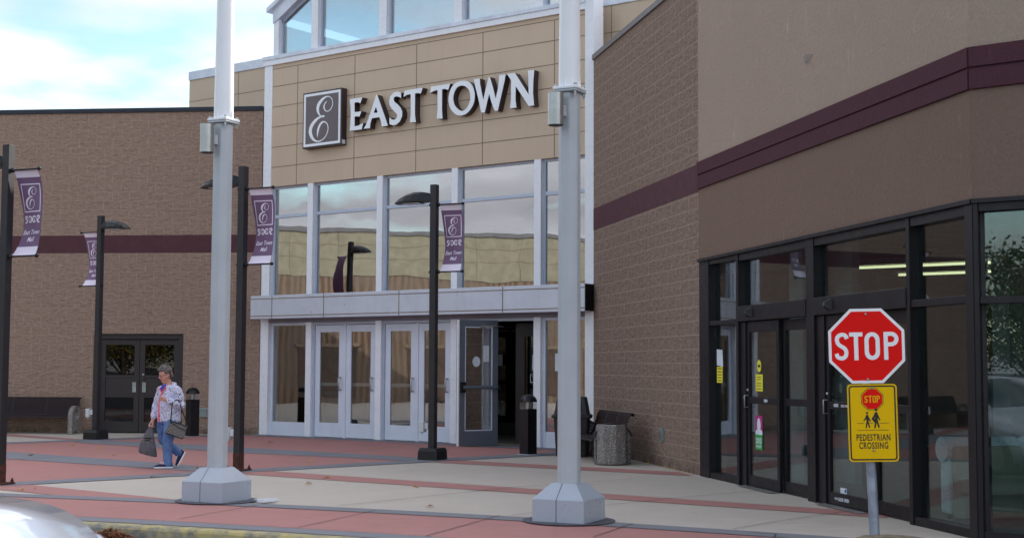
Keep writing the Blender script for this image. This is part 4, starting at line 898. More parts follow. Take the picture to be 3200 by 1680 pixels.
# white overspray by the left base
c = MB(); random.seed(3)
for k in range(26):
    a_ = random.uniform(-.5, .5); r_ = random.uniform(.44, .66); x_, y_ = -3.316 + r_*math.cos(a_), 15.93 + r_*math.sin(a_)*.8; w_ = random.uniform(.03, .09)
    z_ = .018 + k*.0001; c.add([(x_-w_, y_-w_*.2, z_), (x_+w_, y_-w_*.25, z_), (x_+w_*.8, y_+w_*.3, z_), (x_-w_*.7, y_+w_*.25, z_)], [(0, 1, 2, 3)])
tag(obj('paint_splash', c, 'paper'), kind='structure')
# ------------------------------------------------------------------ banners lamp posts
UP = Vector((math.sin(R(116)), math.cos(R(116)), 0)); NP = Vector((UP.y, -UP.x, 0))   # NP roughly away from camera
if NP.y < 0: NP = -NP
def lamp_post(x, y, H, flip, label, base, jbox=True, head=True):
    t = thing('lamp_post', label, 'lamp post', (x, y, 0), 'dark banner lamp posts on the plaza')
    O = Vector((x, y, 0)); U = UP*flip
    m = Matrix(((UP.x, NP.x, 0, x), (UP.y, NP.y, 0, y), (0, 0, 1, 0), (0, 0, 0, 1)))
    c = MB(); c.box(-.056, .056, -.056, .056, .02, H, m); obj('post', c, 'pole_blk', t, .006)
    if base == 'cap':
        c = MB(); q8 = lambda r, z: [m @ Vector((r*a, r*b, z)) for a, b in ((-1, -1), (1, -1), (1, 1), (-1, 1))]
        c.loft([q8(.185, .012), q8(.18, .15), q8(.16, .20)], True, False); obj('base_cover', c, 'black', t, .02)
    else:
        c = MB(); c.box(-.14, .14, -.14, .14, .012, .032, m); c.box(-.0575, .0575, -.0575, .0575, .02, .26, m); bp = obj('base_plate', c, 'rust', t, .003)
        for a in (-.11, .11):
            for b in (-.11, .11): c = MB(); p = m @ Vector((a, b, 0)); c.lathe([(.022, .032), (.022, .06), (.012, .061), (.012, .085)], (p.x, p.y, 0), 6, False); obj('anchor_bolt', c, 'rust', t)
    # lamp head
    secs = []
    for k, (d, w_, zt, zb) in enumerate([(.05, .06, .045, -.075), (.12, .085, .07, -.08), (.22, .13, .085, -.08), (.36, .16, .085, -.085), (.50, .165, .05, -.088), (.62, .145, .0, -.090), (.70, .11, -.055, -.095), (.73, .06, -.085, -.098)]):
        cz = H - .20; P0 = O - U*d
        secs.append([P0 + NP*(w_*a) + Vector((0, 0, cz + b)) for a, b in ((-1, zb), (-1, zb+.25*(zt-zb)), (-.8, zb+.75*(zt-zb)), (-.45, zt), (.45, zt), (.8, zb+.75*(zt-zb)), (1, zb+.25*(zt-zb)), (1, zb))])
    c = MB(); c.loft(secs, True, False); hd = obj('lamp_head', c, 'black', t, .012)
    c = MB(); P0 = O - U*.40; cz = H-.20-.093
    c.add([O - U*a + NP*b + Vector((0, 0, cz + z)) for a in (.24, .56) for b in (-.10, .10) for z in (-.012, -.002)], [(0, 1, 3, 2), (4, 6, 7, 5), (0, 4, 5, 1), (2, 3, 7, 6), (0, 2, 6, 4), (1, 5, 7, 3)]); obj('lens', c, 'wplast', hd)
    if jbox:
        c = MB(); c.box(-.125, -.057, -.06, .03, .50, .60, m); jb = obj('junction_box', c, 'wplast', t, .012)
        c = MB(); c.box(-.225, -.127, -.085, .03, .45, .63, m); c.box(-.20, -.16, -.06, -.02, .42, .45, m); obj('outlet_cover', c, 'wplast', jb, .025)
    # banner on two rods
    zt_, zb_ = H-.335, H-1.45
    for z_ in (zt_, zb_):
        c = MB(); c.tube([O + U*.055 + Vector((0, 0, z_)), O + U*.52 + Vector((0, 0, z_))], .012, 8); c.sphere(O + U*.08 + Vector((0, 0, z_)), .032); rd = obj('banner_rod', c, 'black', t)
        c = MB(); c.sphere(O + U*.53 + Vector((0, 0, z_)), .027); c.sphere(O - U*.085 + Vector((0, 0, z_)), .02); c.tube([O - U*.085 + Vector((0, 0, z_)), O - U*.05 + Vector((0, 0, z_))], .01, 6); obj('rod_end', c, 'black', rd)
    BL = zt_ - zb_
    def bf(a, b, off=0.0, sgn=1):     # a across 0..1, b from bottom 0 to top 1
        x_ = a if flip > 0 else 1 - a
        d = .10 + .37*x_
        bow = .17*math.sin(math.pi*min(1, max(0, b)))**.8 + .03*math.sin(2*math.pi*b+a*2) - .03*(a-.5)*math.sin(math.pi*b)
        return O + U*d + NP*(bow - off) + Vector((0, 0, zb_ + BL*b + .03*(1-b)*(0)))
    c = MB(); na, nb = 10, 44
    for side, th in ((0, .0), (1, -.004)):
        vs = [bf(i/na, j/nb, th) for j in range(nb+1) for i in range(na+1)]
        c.add(vs, [(j*(na+1)+i, j*(na+1)+i+1, (j+1)*(na+1)+i+1, (j+1)*(na+1)+i) for j in range(nb) for i in range(na) if (3 <= j < nb-0) or True], None, True)
    bn = obj('banner', c, 'ban', t)
    def patch(a0, a1, b0, b1, off, n1=6, n2=8):
        vs = [bf(a0+(a1-a0)*i/n1, b0+(b1-b0)*j/n2, off) for j in range(n2+1) for i in range(n1+1)]
        pm.add(vs, [(j*(n1+1)+i, j*(n1+1)+i+1, (j+1)*(n1+1)+i+1, (j+1)*(n1+1)+i) for j in range(n2) for i in range(n1)], None, True)
    pm = MB(); patch(0, 1, .915, 1, .003); obj('banner_hem', pm, 'ban_w', bn); pm = MB(); patch(0, 1, 0, .115, .003); obj('banner_hem', pm, 'ban_w', bn)
    pm = MB(); a0, a1, b0, b1 = .11, .93, .52, .845; w_ = .035
    patch(a0, a1, b1-w_*.36, b1, .003, 6, 1); patch(a0, a1, b0, b0+w_*.36, .003, 6, 1); patch(a0, a0+w_, b0, b1, .003, 1, 8); patch(a1-w_, a1, b0, b1, .003, 1, 8)
    obj('banner_border', pm, 'ban_w', bn); pm = MB()
    fE = lambda x, y, o: bf(a0 + (a1-a0)*x, b0 + (b1-b0)*y, o)
    for st in (NS1, NS2): ribbon(pm, st, fE, .004, 1.25)
    obj('script_letter', pm, 'ban_w', bn); pm = MB()
    # scroll ornament
    for sg in (-1, 1):
        q = lambda x, y, o: bf(.52 + sg*x*1.0, .435 + y*.31, o)
        ribbon(pm, [(.20, .045, .02), (.17, .09, .05), (.10, .115, .055), (.04, .06, .06), (.035, -.04, .06), (.09, -.10, .055), (.17, -.085, .045), (.19, -.04, .02)], q, .004)
        ribbon(pm, [(.14, .03, .02), (.12, -.02, .035), (.155, -.04, .03)], q, .004)
        ribbon(pm, [(.27, .055, .04), (.29, .11, .06), (.37, .115, .055), (.385, .05, .055), (.31, -.005, .055), (.25, -.03, .04)], q, .004)
        ribbon(pm, [(.24, .03, .03), (.29, -.05, .06), (.34, -.105, .075), (.42, -.115, .02)], q, .004)
    obj('scroll_ornament', pm, 'ban_w', bn); pm = MB()
    put_text(pm, 'East Town', lambda x, y, o: bf(.5 + x, .285 + y*.335, o), 0, 0, .225, .004, shear=.3, bold=.0055, sx=.90, spacing=1.04)
    obj('banner_text', pm, 'ban_w', bn); pm = MB()
    put_text(pm, 'Mall', lambda x, y, o: bf(.5 + x, .20 + y*.335, o), 0, 0, .225, .004, shear=.3, bold=.0055, sx=.90, spacing=1.04)
    obj('banner_text', pm, 'ban_w', bn)
    return t
lamp_post(-6.52, 18.0, 4.36, 1, 'banner lamp post cut by the left edge, rusty base plate', 'plate', False)
lamp_post(-3.96, 20.5, 4.45, 1, 'banner lamp post behind the left tall pole, rusty base plate', 'plate')
lamp_post(-1.29, 23.12, 4.53, 1, 'banner lamp post with black base cover in front of the entrance doors', 'cap')
lamp_post(-8.53, 28.95, 4.61, -1, 'banner lamp post beside the brown double doors, lamp pointing right', 'cap')
# ------------------------------------------------------------------ bollard lights
def bollard(x, y, label):
    t = thing('bollard_light', label, 'bollard', (x, y, 0), 'black domed bollard lights')
    m = Matrix.Translation((x, y, 0)) @ Matrix.Rotation(R(42), 4, 'Z'); h = .108
    sq = lambda r, z: [m @ Vector((r*a, r*b, z)) for a, b in ((-1, -1), (1, -1), (1, 1), (-1, 1))]
    c = MB(); c.box(-h, h, -h, h, .012, .795, m); obj('body', c, 'black', t, .006)
    c = MB(); c.box(-h+.003, h-.003, -h+.003, h-.003, .795, .915, m); obj('lens', c, 'clear', t)
    c = MB(); c.lathe([(.05, .80), (.05, .91)], (x, y, 0), 12); obj('reflector', c, 'steel', t)
    c = MB(); c.loft([sq(h, .915)] + [sq(h*math.cos(R(a))+.001, .915+.135*math.sin(R(a))) for a in (12, 25, 38, 50, 62, 72, 80, 86, 89.9)], True, True); obj('dome', c, 'black', t)
    c = MB(); c.box(-h-.03, h+.03, -h-.03, h+.03, .009, .013, m); obj('grout', c, 'paper', t)
bollard(.295, 24.6, 'domed bollard light in front of the open entrance door')
bollard(-6.86, 30.3, 'domed bollard light behind the walking woman, by the block wall')
# ------------------------------------------------------------------ benches
def bench(name, label, O, U, B, L, near_only=False, agg='agg', wends=.56, arms=True):
    """O : ground point under front left, U along, B towards the back"""
    t = thing(name, label, 'bench', O)
    P = lambda a, b, z: O + U*a + B*b + Vector((0, 0, z))
    for a in (0, L):
        pts = [(0, .012), (wends*.22, .012), (wends*.30, .07), (wends*.62, .07), (wends*.70, .012), (wends, .012), (wends, .40)] + [(wends*.5 + wends*.5*math.cos(R(k)), .40 + .22*math.sin(R(k))) for k in (15, 30, 45, 60, 75, 90, 105, 120, 135, 150, 165)] + [(0, .40)]
        hole = [(wends*.52 + .115*math.cos(2*math.pi*k/20), .42 + .115*math.sin(2*math.pi*k/20)) for k in range(20)]
        c = MB(); c.prism(pts, lambda x, y, o: P(a + o, x, y), -.05, .05, [hole]); obj('end_support', c, agg, t, .01)
        c = MB(); ap = [P(a, wends*.5 + (wends*.5+.02)*math.cos(R(k)), .415 + .235*math.sin(R(k))) for k in range(170, 5, -12)]
        for p, q in zip(ap, ap[1:]): c.add([p-U*.055, p+U*.055, q+U*.055, q-U*.055, p-U*.055-Vector((0, 0, .03)), p+U*.055-Vector((0, 0, .03)), q+U*.055-Vector((0, 0, .03)), q-U*.055-Vector((0, 0, .03))], [(0, 1, 2, 3), (7, 6, 5, 4), (0, 4, 5, 1), (2, 6, 7, 3), (1, 5, 6, 2), (3, 7, 4, 0)])
        if arms: obj('armrest', c, 'bin', t)
    prof = [(-.02, .38), (.0, .415), (.05, .43), (.22, .41), (.40, .395), (.46, .42), (.50, .52), (.545, .66), (.58, .76), (.61, .80), (.645, .80), (.66, .77)]
    def sheet(mb_, pr, a0, a1, th):
        n_ = 2
        for (b0, z0), (b1, z1) in zip(pr, pr[1:]):
            l0 = sum(math.hypot(q[0]-p[0], q[1]-p[1]) for p, q in zip(pr, pr[1:pr.index((b0, z0))+1])) if pr.index((b0, z0)) else 0
            l1 = l0 + math.hypot(b1-b0, z1-z0)
            for d_ in (0, th): mb_.add([P(a0, b0, z0-d_), P(a1, b0, z0-d_), P(a1, b1, z1-d_), P(a0, b1, z1-d_)], [(0, 1, 2, 3)], [[(a0, l0), (a1, l0), (a1, l1), (a0, l1)]], True)
    c = MB(); sheet(c, prof[:6], .055, L-.055, .006); obj('seat', c, 'perf', t)
    c = MB(); sheet(c, prof[5:], .02, L-.02, .006); obj('backrest', c, 'perf', t)
    c = MB()
    for k in range(1, 3): c.tube([P(L*k/3, b, z-.015) for b, z in prof], .012, 6)
    for b, z in (prof[0], prof[5], prof[-1]): c.tube([P(.05, b, z-.008), P(L-.05, b, z-.008)], .014, 8)
    obj('frame', c, 'bin', t)
    return t
Ul = Vector((WL.u[0], WL.u[1], 0)); Bl = Vector((WL.N[0], WL.N[1], 0))
pb = Vector((-9.72, 31.02, 0))
bench('bench', 'perforated brown bench with pebbled ends against the left block wall', pb - Ul*2.35, Ul, Bl, 2.35, wends=.50, arms=False)
Ur = Vector((WR.u[0], WR.u[1], 0)); Br = Vector((WR.N[0], WR.N[1], 0))
bench('bench', 'perforated brown bench against the right block wall, behind the planter', Vector((1.31, 22.15, 0)) - Ur*2.0 , Ur, Br, 2.0, agg='agg_d', wends=.58)
# ------------------------------------------------------------------ planter and bin
t = thing('planter', 'hexagonal pebbled concrete planter in front of the right bench', 'planter', (1.57, 22.0, 0))
c = MB(); n_ = 8
c.loft([[Vector((1.57 + r*math.cos(R(14)+2*math.pi*k/n_), 22.2 + r*math.sin(R(14)+2*math.pi*k/n_), z)) for k in range(n_)] for r, z in ((.245, .012), (.262, .03), (.25, .60), (.235, .612))], True, False); obj('shell', c, 'agg', t, .012)
c = MB(); c.loft([[Vector((1.57 + r*math.cos(R(14)+2*math.pi*k/n_), 22.2 + r*math.sin(R(14)+2*math.pi*k/n_), z)) for k in range(n_)] for r, z in ((.24, .613), (.24, .625))], True, False); obj('rim', c, 'steel', t)
t = thing('litter_bin', 'large brown hooded litter bin behind the right tall pole', 'litter bin', (1.05, 24.2, 0))
mm_ = Matrix.Translation((1.05, 24.3, 0)) @ Matrix.Rotation(R(-4), 4, 'Z'); sq = lambda r, z, k=1: [mm_ @ Vector((r*a, r*b*k, z)) for a, b in ((-1, -.85), (-.85, -1), (.85, -1), (1, -.85), (1, .85), (.85, 1), (-.85, 1), (-1, .85))]
c = MB(); c.loft([sq(.27, .012), sq(.31, .66)], True, False); obj('body', c, 'bin', t, .015)
c = MB(); c.loft([sq(.345, .66), sq(.35, .70), sq(.31, .72)], True, False); obj('rim', c, 'bin', t, .01)
c = MB(); c.loft([sq(.305, .72), sq(.255, 1.0), sq(.24, 1.015)], True, False); obj('hood', c, 'bin', t, .015)
c = MB(); c.box(-.16, .16, -.305, -.27, .80, .93, mm_); obj('flap', c, 'black', t, .01)
# ------------------------------------------------------------------ stop sign
t = thing('stop_sign', 'red octagonal stop sign above a yellow pedestrian plate on a leaning post', 'stop sign', (3.33, 12.94, 0))
def s_at(X, Y, y): r_ = ray(X, Y); k = y/r_[1]; return Vector((r_[0]*k, y, r_[2]*k + EYE))
base = Vector((3.33, 12.94, -.05)); top = s_at(2700, 965, 12.94)
ax = (top-base).normalized()
# sign plane : faces the camera, slightly turned; leaning with the post
cx_ = s_at(2709, 1079, 12.88); tl = s_at(2650, 963, 12.88)
SU = (s_at(2822, 1075, 12.84) - s_at(2595, 1079, 12.92)).normalized(); SV = (top - base).normalized(); SN = SU.cross(SV).normalized(); SV = SN.cross(SU).normalized()
if SN.y > 0: SN = -SN
def SP(C): return lambda x, y, o: C + SU*x + SV*y + SN*o
oc = SP(s_at(2708, 1080, 12.86))
Rr = .381/math.cos(R(22.5)) * .895
c = MB(); c.prism([(Rr*math.cos(R(22.5+45*k)), Rr*math.sin(R(22.5+45*k))) for k in range(8)], oc, -.003, .0); ob = obj('octagon_plate', c, 'wht_sign', t)
r2 = Rr - .028; c = MB(); c.prism([(r2*math.cos(R(22.5+45*k)), r2*math.sin(R(22.5+45*k))) for k in range(8)], oc, .0002, .0015); obj('red_face', c, 'red_sign', ob)
c = MB(); H_ = .262; lw = .042
def bar2(x0, y0, x1, y1): c.prism([(x0, y0), (x1, y0), (x1, y1), (x0, y1)], oc, .0018, .003)
def stroke_letter(mb_, kind, x0, y0, wd_, ht, lw_, fn, o0, o1):
    def B(xa, ya, xb, yb): mb_.prism([(x0+xa*wd_, y0+ya*ht), (x0+xb*wd_, y0+ya*ht), (x0+xb*wd_, y0+yb*ht), (x0+xa*wd_, y0+yb*ht)], fn, o0, o1)
    wx, wy = lw_/wd_, lw_/ht
    if kind == 'T': B(0, 1-wy, 1, 1); B(.5-wx/2, 0, .5+wx/2, 1-wy)
    if kind == 'O' or kind == 'D0':
        def rr(ix, iy, rx, ry, n=7):
            p = []
            for qx, qy, a0_ in ((1-ix-rx, 1-iy-ry, 0), (ix+rx, 1-iy-ry, 90), (ix+rx, iy+ry, 180), (1-ix-rx, iy+ry, 270)):
                for k in range(n): a_ = R(a0_ + 90*k/(n-1)); p.append((x0+(qx+rx*math.cos(a_))*wd_, y0+(qy+ry*math.sin(a_))*ht))
            return p
        mb_.prism(rr(0, 0, .5, .5*wd_/ht), fn, o0, o1, [rr(wx, wy, .5-wx, .5*wd_/ht-wy*.6)])
    if kind == 'P':
        B(0, 0, wx, 1)
        pts = [(wx, 1), (.5, 1)] + [(.5+.5*math.cos(R(a_)), .74+.26*math.sin(R(a_))) for a_ in range(75, -90, -15)] + [(.5, .48), (wx, .48), (wx, .48+wy), (.5, .48+wy)] + [(.5+(.5-wx)*math.cos(R(a_)), .74+(.26-wy)*math.sin(R(a_))) for a_ in range(-75, 90, 15)] + [(.5, 1-wy), (wx, 1-wy)]
        mb_.prism([(x0+a_*wd_, y0+b_*ht) for a_, b_ in pts], fn, o0, o1)
    if kind == 'S':
        pts = [(.97, .80), (.84, .93), (.5, .965), (.18, .88), (.10, .74), (.22, .59), (.5, .50), (.80, .40), (.90, .26), (.80, .10), (.5, .035), (.15, .08), (.04, .22)]
        P_ = [(x0+(wx*.42+a_*(1-wx*.84))*wd_, y0+(wy*.3+b_*(1-wy*.6))*ht, lw_) for a_, b_ in pts]; Q_ = spline(P_, 5); Lf = []; Rt = []
        for i, p in enumerate(Q_):
            a_ = Q_[max(i-1, 0)]; b_ = Q_[min(i+1, len(Q_)-1)]; dx_, dy_ = b_[0]-a_[0], b_[1]-a_[1]; l = math.hypot(dx_, dy_); h_ = lw_/2
            Lf.append((p[0]-dy_/l*h_, p[1]+dx_/l*h_)); Rt.append((p[0]+dy_/l*h_, p[1]-dx_/l*h_))
        mb_.prism(Lf + Rt[::-1], fn, o0, o1)
for ch, xa, xb in (('S', -.290, -.158), ('T', -.154, -.034), ('O', -.018, .118), ('P', .154, .287)):
    stroke_letter(c, ch, xa, -.129, xb-xa, .254, .037 if ch != 'S' else .036, oc, .0018, .003)
obj('writing', c, 'wht_sign', ob)
for y_ in (.29, -.305): c = MB(); c.sphere(oc(.0, y_, .004), .012); obj('bolt', c, 'steel', t)
# yellow plate
pc = SP(s_at(2728, 1320, 12.86)); PW, PH = .222, .352
def rrect(w_, h_, r_, n=5):
    p = []
    for sx_, sy_, a0_ in ((1, 1, 0), (-1, 1, 90), (-1, -1, 180), (1, -1, 270)):
        for k in range(n+1): a_ = R(a0_ + 90*k/n); p.append((sx_*(w_-r_)+r_*math.cos(a_), sy_*(h_-r_)+r_*math.sin(a_)))
    return p
c = MB(); c.prism(rrect(PW, PH, .035), pc, -.003, 0); yp = obj('pedestrian_plate', c, 'yel_sign', t)
c = MB(); c.prism(rrect(PW-.013, PH-.013, .028), pc, .0002, .0014, [rrect(PW-.026, PH-.026, .018)])
# pictogram
rs = .108; oy = .215
ro_ = rs/math.cos(R(22.5))*.92
c.prism([(ro_*math.cos(R(22.5+45*k)), oy+ro_*math.sin(R(22.5+45*k))) for k in range(8)], pc, .0002, .0012, [[((ro_-.005)*math.cos(R(22.5+45*k)), oy+(ro_-.005)*math.sin(R(22.5+45*k))) for k in range(8)]])
def figure(x0, y0, k):
    q = lambda L: [(x0+a_*k*.72, y0+b_*k) for a_, b_ in L]
    c.prism([(x0+.075*k*math.cos(2*math.pi*i/12), y0+.93*k+.075*k*math.sin(2*math.pi*i/12)) for i in range(12)], pc, .0002, .0014)
    c.prism(q([(-.09, .80), (.07, .83), (.17, .62), (.30, .42), (.24, .36), (.13, .50), (.10, .44), (.14, .30), (.24, .04), (.14, -.02), (.02, .28), (-.06, -.02), (-.16, -.02), (-.08, .40), (-.07, .55), (-.16, .50), (-.30, .42), (-.33, .48), (-.18, .62)]), pc, .0002, .0014)
figure(.03, -.045, .175); figure(-.05, -.045, .145)
c.prism([(-.012, .035), (.012, .045), (.04, .02), (.015, -.0)], pc, .0002, .0013)
for (xa, xb, ya) in ((-.14, -.075, -.005), (-.03, .0, -.005), (.06, .14, -.005), (-.14, .14, -.068)): c.prism([(xa, ya), (xb, ya), (xb, ya+.004), (xa, ya+.004)], pc, .0002, .0014)
put_text(c, 'PEDESTRIAN', pc, 0, -.135, .083, .0014, sx=.60, bold=.0016, spacing=1.12)
put_text(c, 'CROSSING', pc, 0, -.208, .083, .0014, sx=.60, bold=.0016, spacing=1.12)
obj('black_print', c, 'blk_ink', yp)
c = MB(); c.prism([(.97*(ro_-.008)*math.cos(R(22.5+45*k)), oy+.97*(ro_-.008)*math.sin(R(22.5+45*k))) for k in range(8)], pc, .0002, .0013); obj('small_red_octagon', c, 'red_sign', yp)
c = MB(); x_ = -.070
for ch in 'STOP': stroke_letter(c, ch, x_, oy-.032, .030, .064, .0085, pc, .0015, .0022); x_ += .0365
obj('small_writing', c, 'yel_sign', yp)
for y_ in (.315, -.25): c = MB(); c.sphere(pc(.0, y_, .004), .011); obj('bolt', c, 'steel', t)
c = MB(); r_ = .038; n_ = 16; ex = Vector((1, 0, 0))
pth = [base + (top-base)*k + Vector((0, .02 + .02*k, 0)) for k in (0, .3, .6, .8, 1.0)]; c.tube(pth, [.047, .045, .042, .04, .04], 16); obj('post', c, 'galv', t)
c = MB(); random.seed(5); n_ = 22
rk = [[Vector((3.40 + (r+random.uniform(-.02, .02))*math.cos(2*math.pi*k/n_), 12.62 + (r+random.uniform(-.02, .02))*math.sin(2*math.pi*k/n_), z)) for k in range(n_)] for r, z in ((.33, .010), (.30, .02), (.2, .03), (.05, .035))]
c.loft(rk, True, False); obj('rubble_footing', c, pmat('rubble', rgb(178, 158, 132), .95, col2=rgb(110, 98, 84), vscale=20, bump=.02, bscale=40), t)
# ------------------------------------------------------------------ leaves
random.seed(11)
def leaves(mb_, n, fn, size):
    for k in range(n):
        p, zz = fn(k); a_ = random.uniform(0, 6.28); s_ = size*random.uniform(.6, 1.3); tl_ = random.uniform(-.5, .5); 
        d1 = Vector((math.cos(a_), math.sin(a_), tl_*.5)); d2 = Vector((-math.sin(a_), math.cos(a_), random.uniform(-.4, .4)))*.5
        P_ = Vector((p[0], p[1], zz)); mb_.add([P_-d1*s_, P_-d2*s_+Vector((0, 0, .3*s_)), P_+d1*s_, P_+d2*s_], [(0, 1, 2), (0, 2, 3)])
mb = MB(); cL = gp(356, 1700, ZROAD)
def pile(k):
    a_ = random.uniform(0, 6.28); r_ = random.random()**.6; x_ = r_*math.cos(a_)*.34; y_ = r_*math.sin(a_)*.20
    return (cL[0]+x_-y_*.2, cL[1]+y_-x_*.45-.05), ZROAD + .02 + .15*(1-r_)**.7*random.random()
leaves(mb, 1500, pile, .022); tag(obj('leaf_pile', mb, 'leafb'), 'heap of dry brown leaves in the gutter by the yellow kerb', 'leaves', None, 'stuff')
mb = MB()
sc_pts = [(70, 1532), (115, 1526), (482, 1492), (360, 1423), (118, 1388), (310, 1402), (845, 1383), (232, 1393), (520, 1478), (970, 1443), (1020, 1366), (958, 1512), (1020, 1496), (1345, 1583), (620, 1462), (98, 1423), (1300, 1525), (1750, 1590)]
def scat(k): 
    X, Y = sc_pts[k % len(sc_pts)]; p = gp(X + random.uniform(-8, 8), Y + random.uniform(-2, 2)); return p, .016
leaves(mb, 34, scat, .045)
wl_ = [WR.P(random.uniform(-21.5, -19.2), 0, random.uniform(.02, .10)) for _ in range(60)]
leaves(mb, 60, lambda k: ((wl_[k].x, wl_[k].y), .02), .02); tag(obj('scattered_leaves', mb, 'leafy'), 'dry leaves scattered across the red and grey paving', 'leaves', None, 'stuff')
# ------------------------------------------------------------------ the walking woman
def remeshed(name, mb_, voxel, mat, parent, smooth_it=4, disp=0.0, dscale=20.0, zmax=None):
    me = mb_.mesh(name, None); o = bpy.data.objects.new(name, me); COL.objects.link(o)
    r_ = o.modifiers.new('r', 'REMESH'); r_.mode = 'VOXEL'; r_.voxel_size = voxel; r_.use_smooth_shade = True
    s_ = o.modifiers.new('s', 'SMOOTH'); s_.iterations = smooth_it; s_.factor = .5
    dg = bpy.context.evaluated_depsgraph_get(); dg.update()
    m2 = bpy.data.meshes.new_from_object(o.evaluated_get(dg)); bpy.data.objects.remove(o); bpy.data.meshes.remove(me); m2.name = name
    if disp:
        ns = [v.normal.copy() for v in m2.vertices]
        for v, n_ in zip(m2.vertices, ns):
            p = v.co; v.co += n_*disp*(noise.noise(Vector((p.x*dscale, p.y*dscale, p.z*dscale*.8))) + .5*noise.noise(p*dscale*2.3))
    for p in m2.polygons: p.use_smooth = True
    return obj(name, m2, mat, parent)
def cap(mb_, pts, n=12):
    """tapered limb through (x, y, z, r) points with round ends"""
    P_ = [Vector(p[:3]) for p in pts]; r_ = [p[3] for p in pts]
    mb_.tube(P_, r_, n); 
    for p, q in zip(P_, r_): mb_.sphere(p, q, n)
def ellring(c_, ax_, ay_, yaw, n=20):
    return [Vector((c_[0] + ax_*math.cos(2*math.pi*k/n)*math.cos(yaw) - ay_*math.sin(2*math.pi*k/n)*math.sin(yaw), c_[1] + ax_*math.cos(2*math.pi*k/n)*math.sin(yaw) + ay_*math.sin(2*math.pi*k/n)*math.cos(yaw), c_[2])) for k in range(n)]
MT['skin'] = pmat('skin', rgb(206, 152, 132), .55, var=.05, vscale=20)
MT['hair'] = pmat('grey_hair', rgb(118, 108, 104), .7, col2=rgb(70, 62, 62), vscale=26, bump=.004, bscale=70)
MT['denim'] = pmat('blue_denim', rgb(108, 138, 188), .85, col2=rgb(74, 102, 156), vscale=7, bump=.003, bscale=40)
def jacket_mat():
    m = M('zebra_print_nylon'); g = m.n('ShaderNodeTexCoord').outputs['Object']
    wv = m.n('ShaderNodeTexWave', {'Vector': g, 'Scale': 8.0, 'Distortion': 18.0, 'Detail': 2.0, 'Detail Scale': 2.2}).outputs['Fac']
    f = ramp(m, wv, .42, .58); sp = m.n('ShaderNodeMath', {0: ramp(m, noisef(m, g, 15, 2), .58, .61), 1: f}, operation='MULTIPLY').outputs[0]
    c = mixc(m, f, rgb(226, 226, 244), rgb(176, 176, 210)); c = mixc(m, sp, c, rgb(50, 50, 84))
    m.l(m.n('ShaderNodeBsdfPrincipled', {'Base Color': c, 'Roughness': .5}).outputs[0], m.o.inputs[0]); return m.m
MT['jacket'] = jacket_mat()
def check_mat():
    m = M('houndstooth_cloth'); g = m.n('ShaderNodeTexCoord').outputs['Object']
    c = m.n('ShaderNodeTexChecker', {'Vector': m.n('ShaderNodeMapping', {'Vector': g, 'Rotation': (0, .5, 0)}).outputs[0], 'Color1': c4(rgb(150, 145, 140)), 'Color2': c4(rgb(22, 20, 22)), 'Scale': 90.0}).outputs[0]
    m.l(m.n('ShaderNodeBsdfPrincipled', {'Base Color': c, 'Roughness': .6}).outputs[0], m.o.inputs[0]); return m.m
MT['check'] = check_mat()
MT['pink'] = pmat('coral_zip', rgb(255, 104, 112), .5); MT['navy'] = pmat('navy_canvas', rgb(36, 40, 78), .8); MT['bluet'] = pmat('blue_shirt', rgb(78, 72, 170), .8)
MT['bagp'] = pmat('grey_plastic_bag', rgb(92, 90, 98), .32, var=.14, vscale=12, bump=.02, bscale=14)
PX, PY = -5.17, 21.06
W3 = lambda x, y, z: (PX + x, PY + y, z)
t = thing('person', 'grey-haired woman in zebra print jacket and jeans walking with two bags', 'person', (PX, PY, 0))
Q = lambda L_: [(PX+a, PY+b, z, r_) for a, b, z, r_ in L_]
YAW = math.atan2(-.72, .69)          # shoulder axis
fw = Vector((-.74, -.60, -.30)).normalized(); rt_ = Vector((-fw.y, fw.x, 0)).normalized()*-1; upv = rt_.cross(fw).normalized()
if upv.z < 0: upv = -upv
HC = Vector(W3(-.005, -.04, 1.385))
hp = lambda f_, r_, u_: HC + fw*f_ + rt_*r_ + upv*u_
c = MB()
# head
for f_, r_, u_, sx_, n_ in ((0, 0, .025, .088, 14), (.012, 0, .0, .084, 14), (.03, 0, -.045, .062, 12), (.045, 0, -.085, .040, 10), (-.03, 0, .03, .088, 12), (.055, .028, -.03, .034, 8), (.055, -.028, -.03, .034, 8)):
    c.sphere(hp(f_, r_, u_), sx_, n_)
c.tube([hp(.085, 0, .015), hp(.105, 0, -.018), hp(.085, 0, -.028)], [.010, .015, .010], 8)
for s_ in (-1, 1): c.sphere(hp(-.005, s_*.083, -.01), .022, 8, (.7, .7, 1.2))
cap(c, [(*(HC + Vector((.02, .03, -.07))), .05), (PX+.05, PY+.01, 1.20, .055)])
cap(c, Q([(.05, 0, 1.13, .10), (.05, 0, .95, .10), (.04, 0, .80, .11)]))
cap(c, Q([(-.10, .10, 1.15, .045), (-.165, .12, .93, .035), (-.19, .06, .735, .025), (-.20, .05, .70, .026)]))
cap(c, Q([(.19, -.10, 1.15, .045), (.25, -.08, .93, .035), (.09, -.23, .995, .024), (.065, -.25, 1.005, .026)]))
cap(c, Q([(.09, -.06, .78, .07), (.05, -.08, .41, .05), (.055, -.055, .10, .035), (-.02, -.09, .045, .03)]))
cap(c, Q([(-.02, .06, .78, .07), (-.055, .08, .40, .05), (.18, .16, .22, .035), (.19, .14, .13, .03)]))
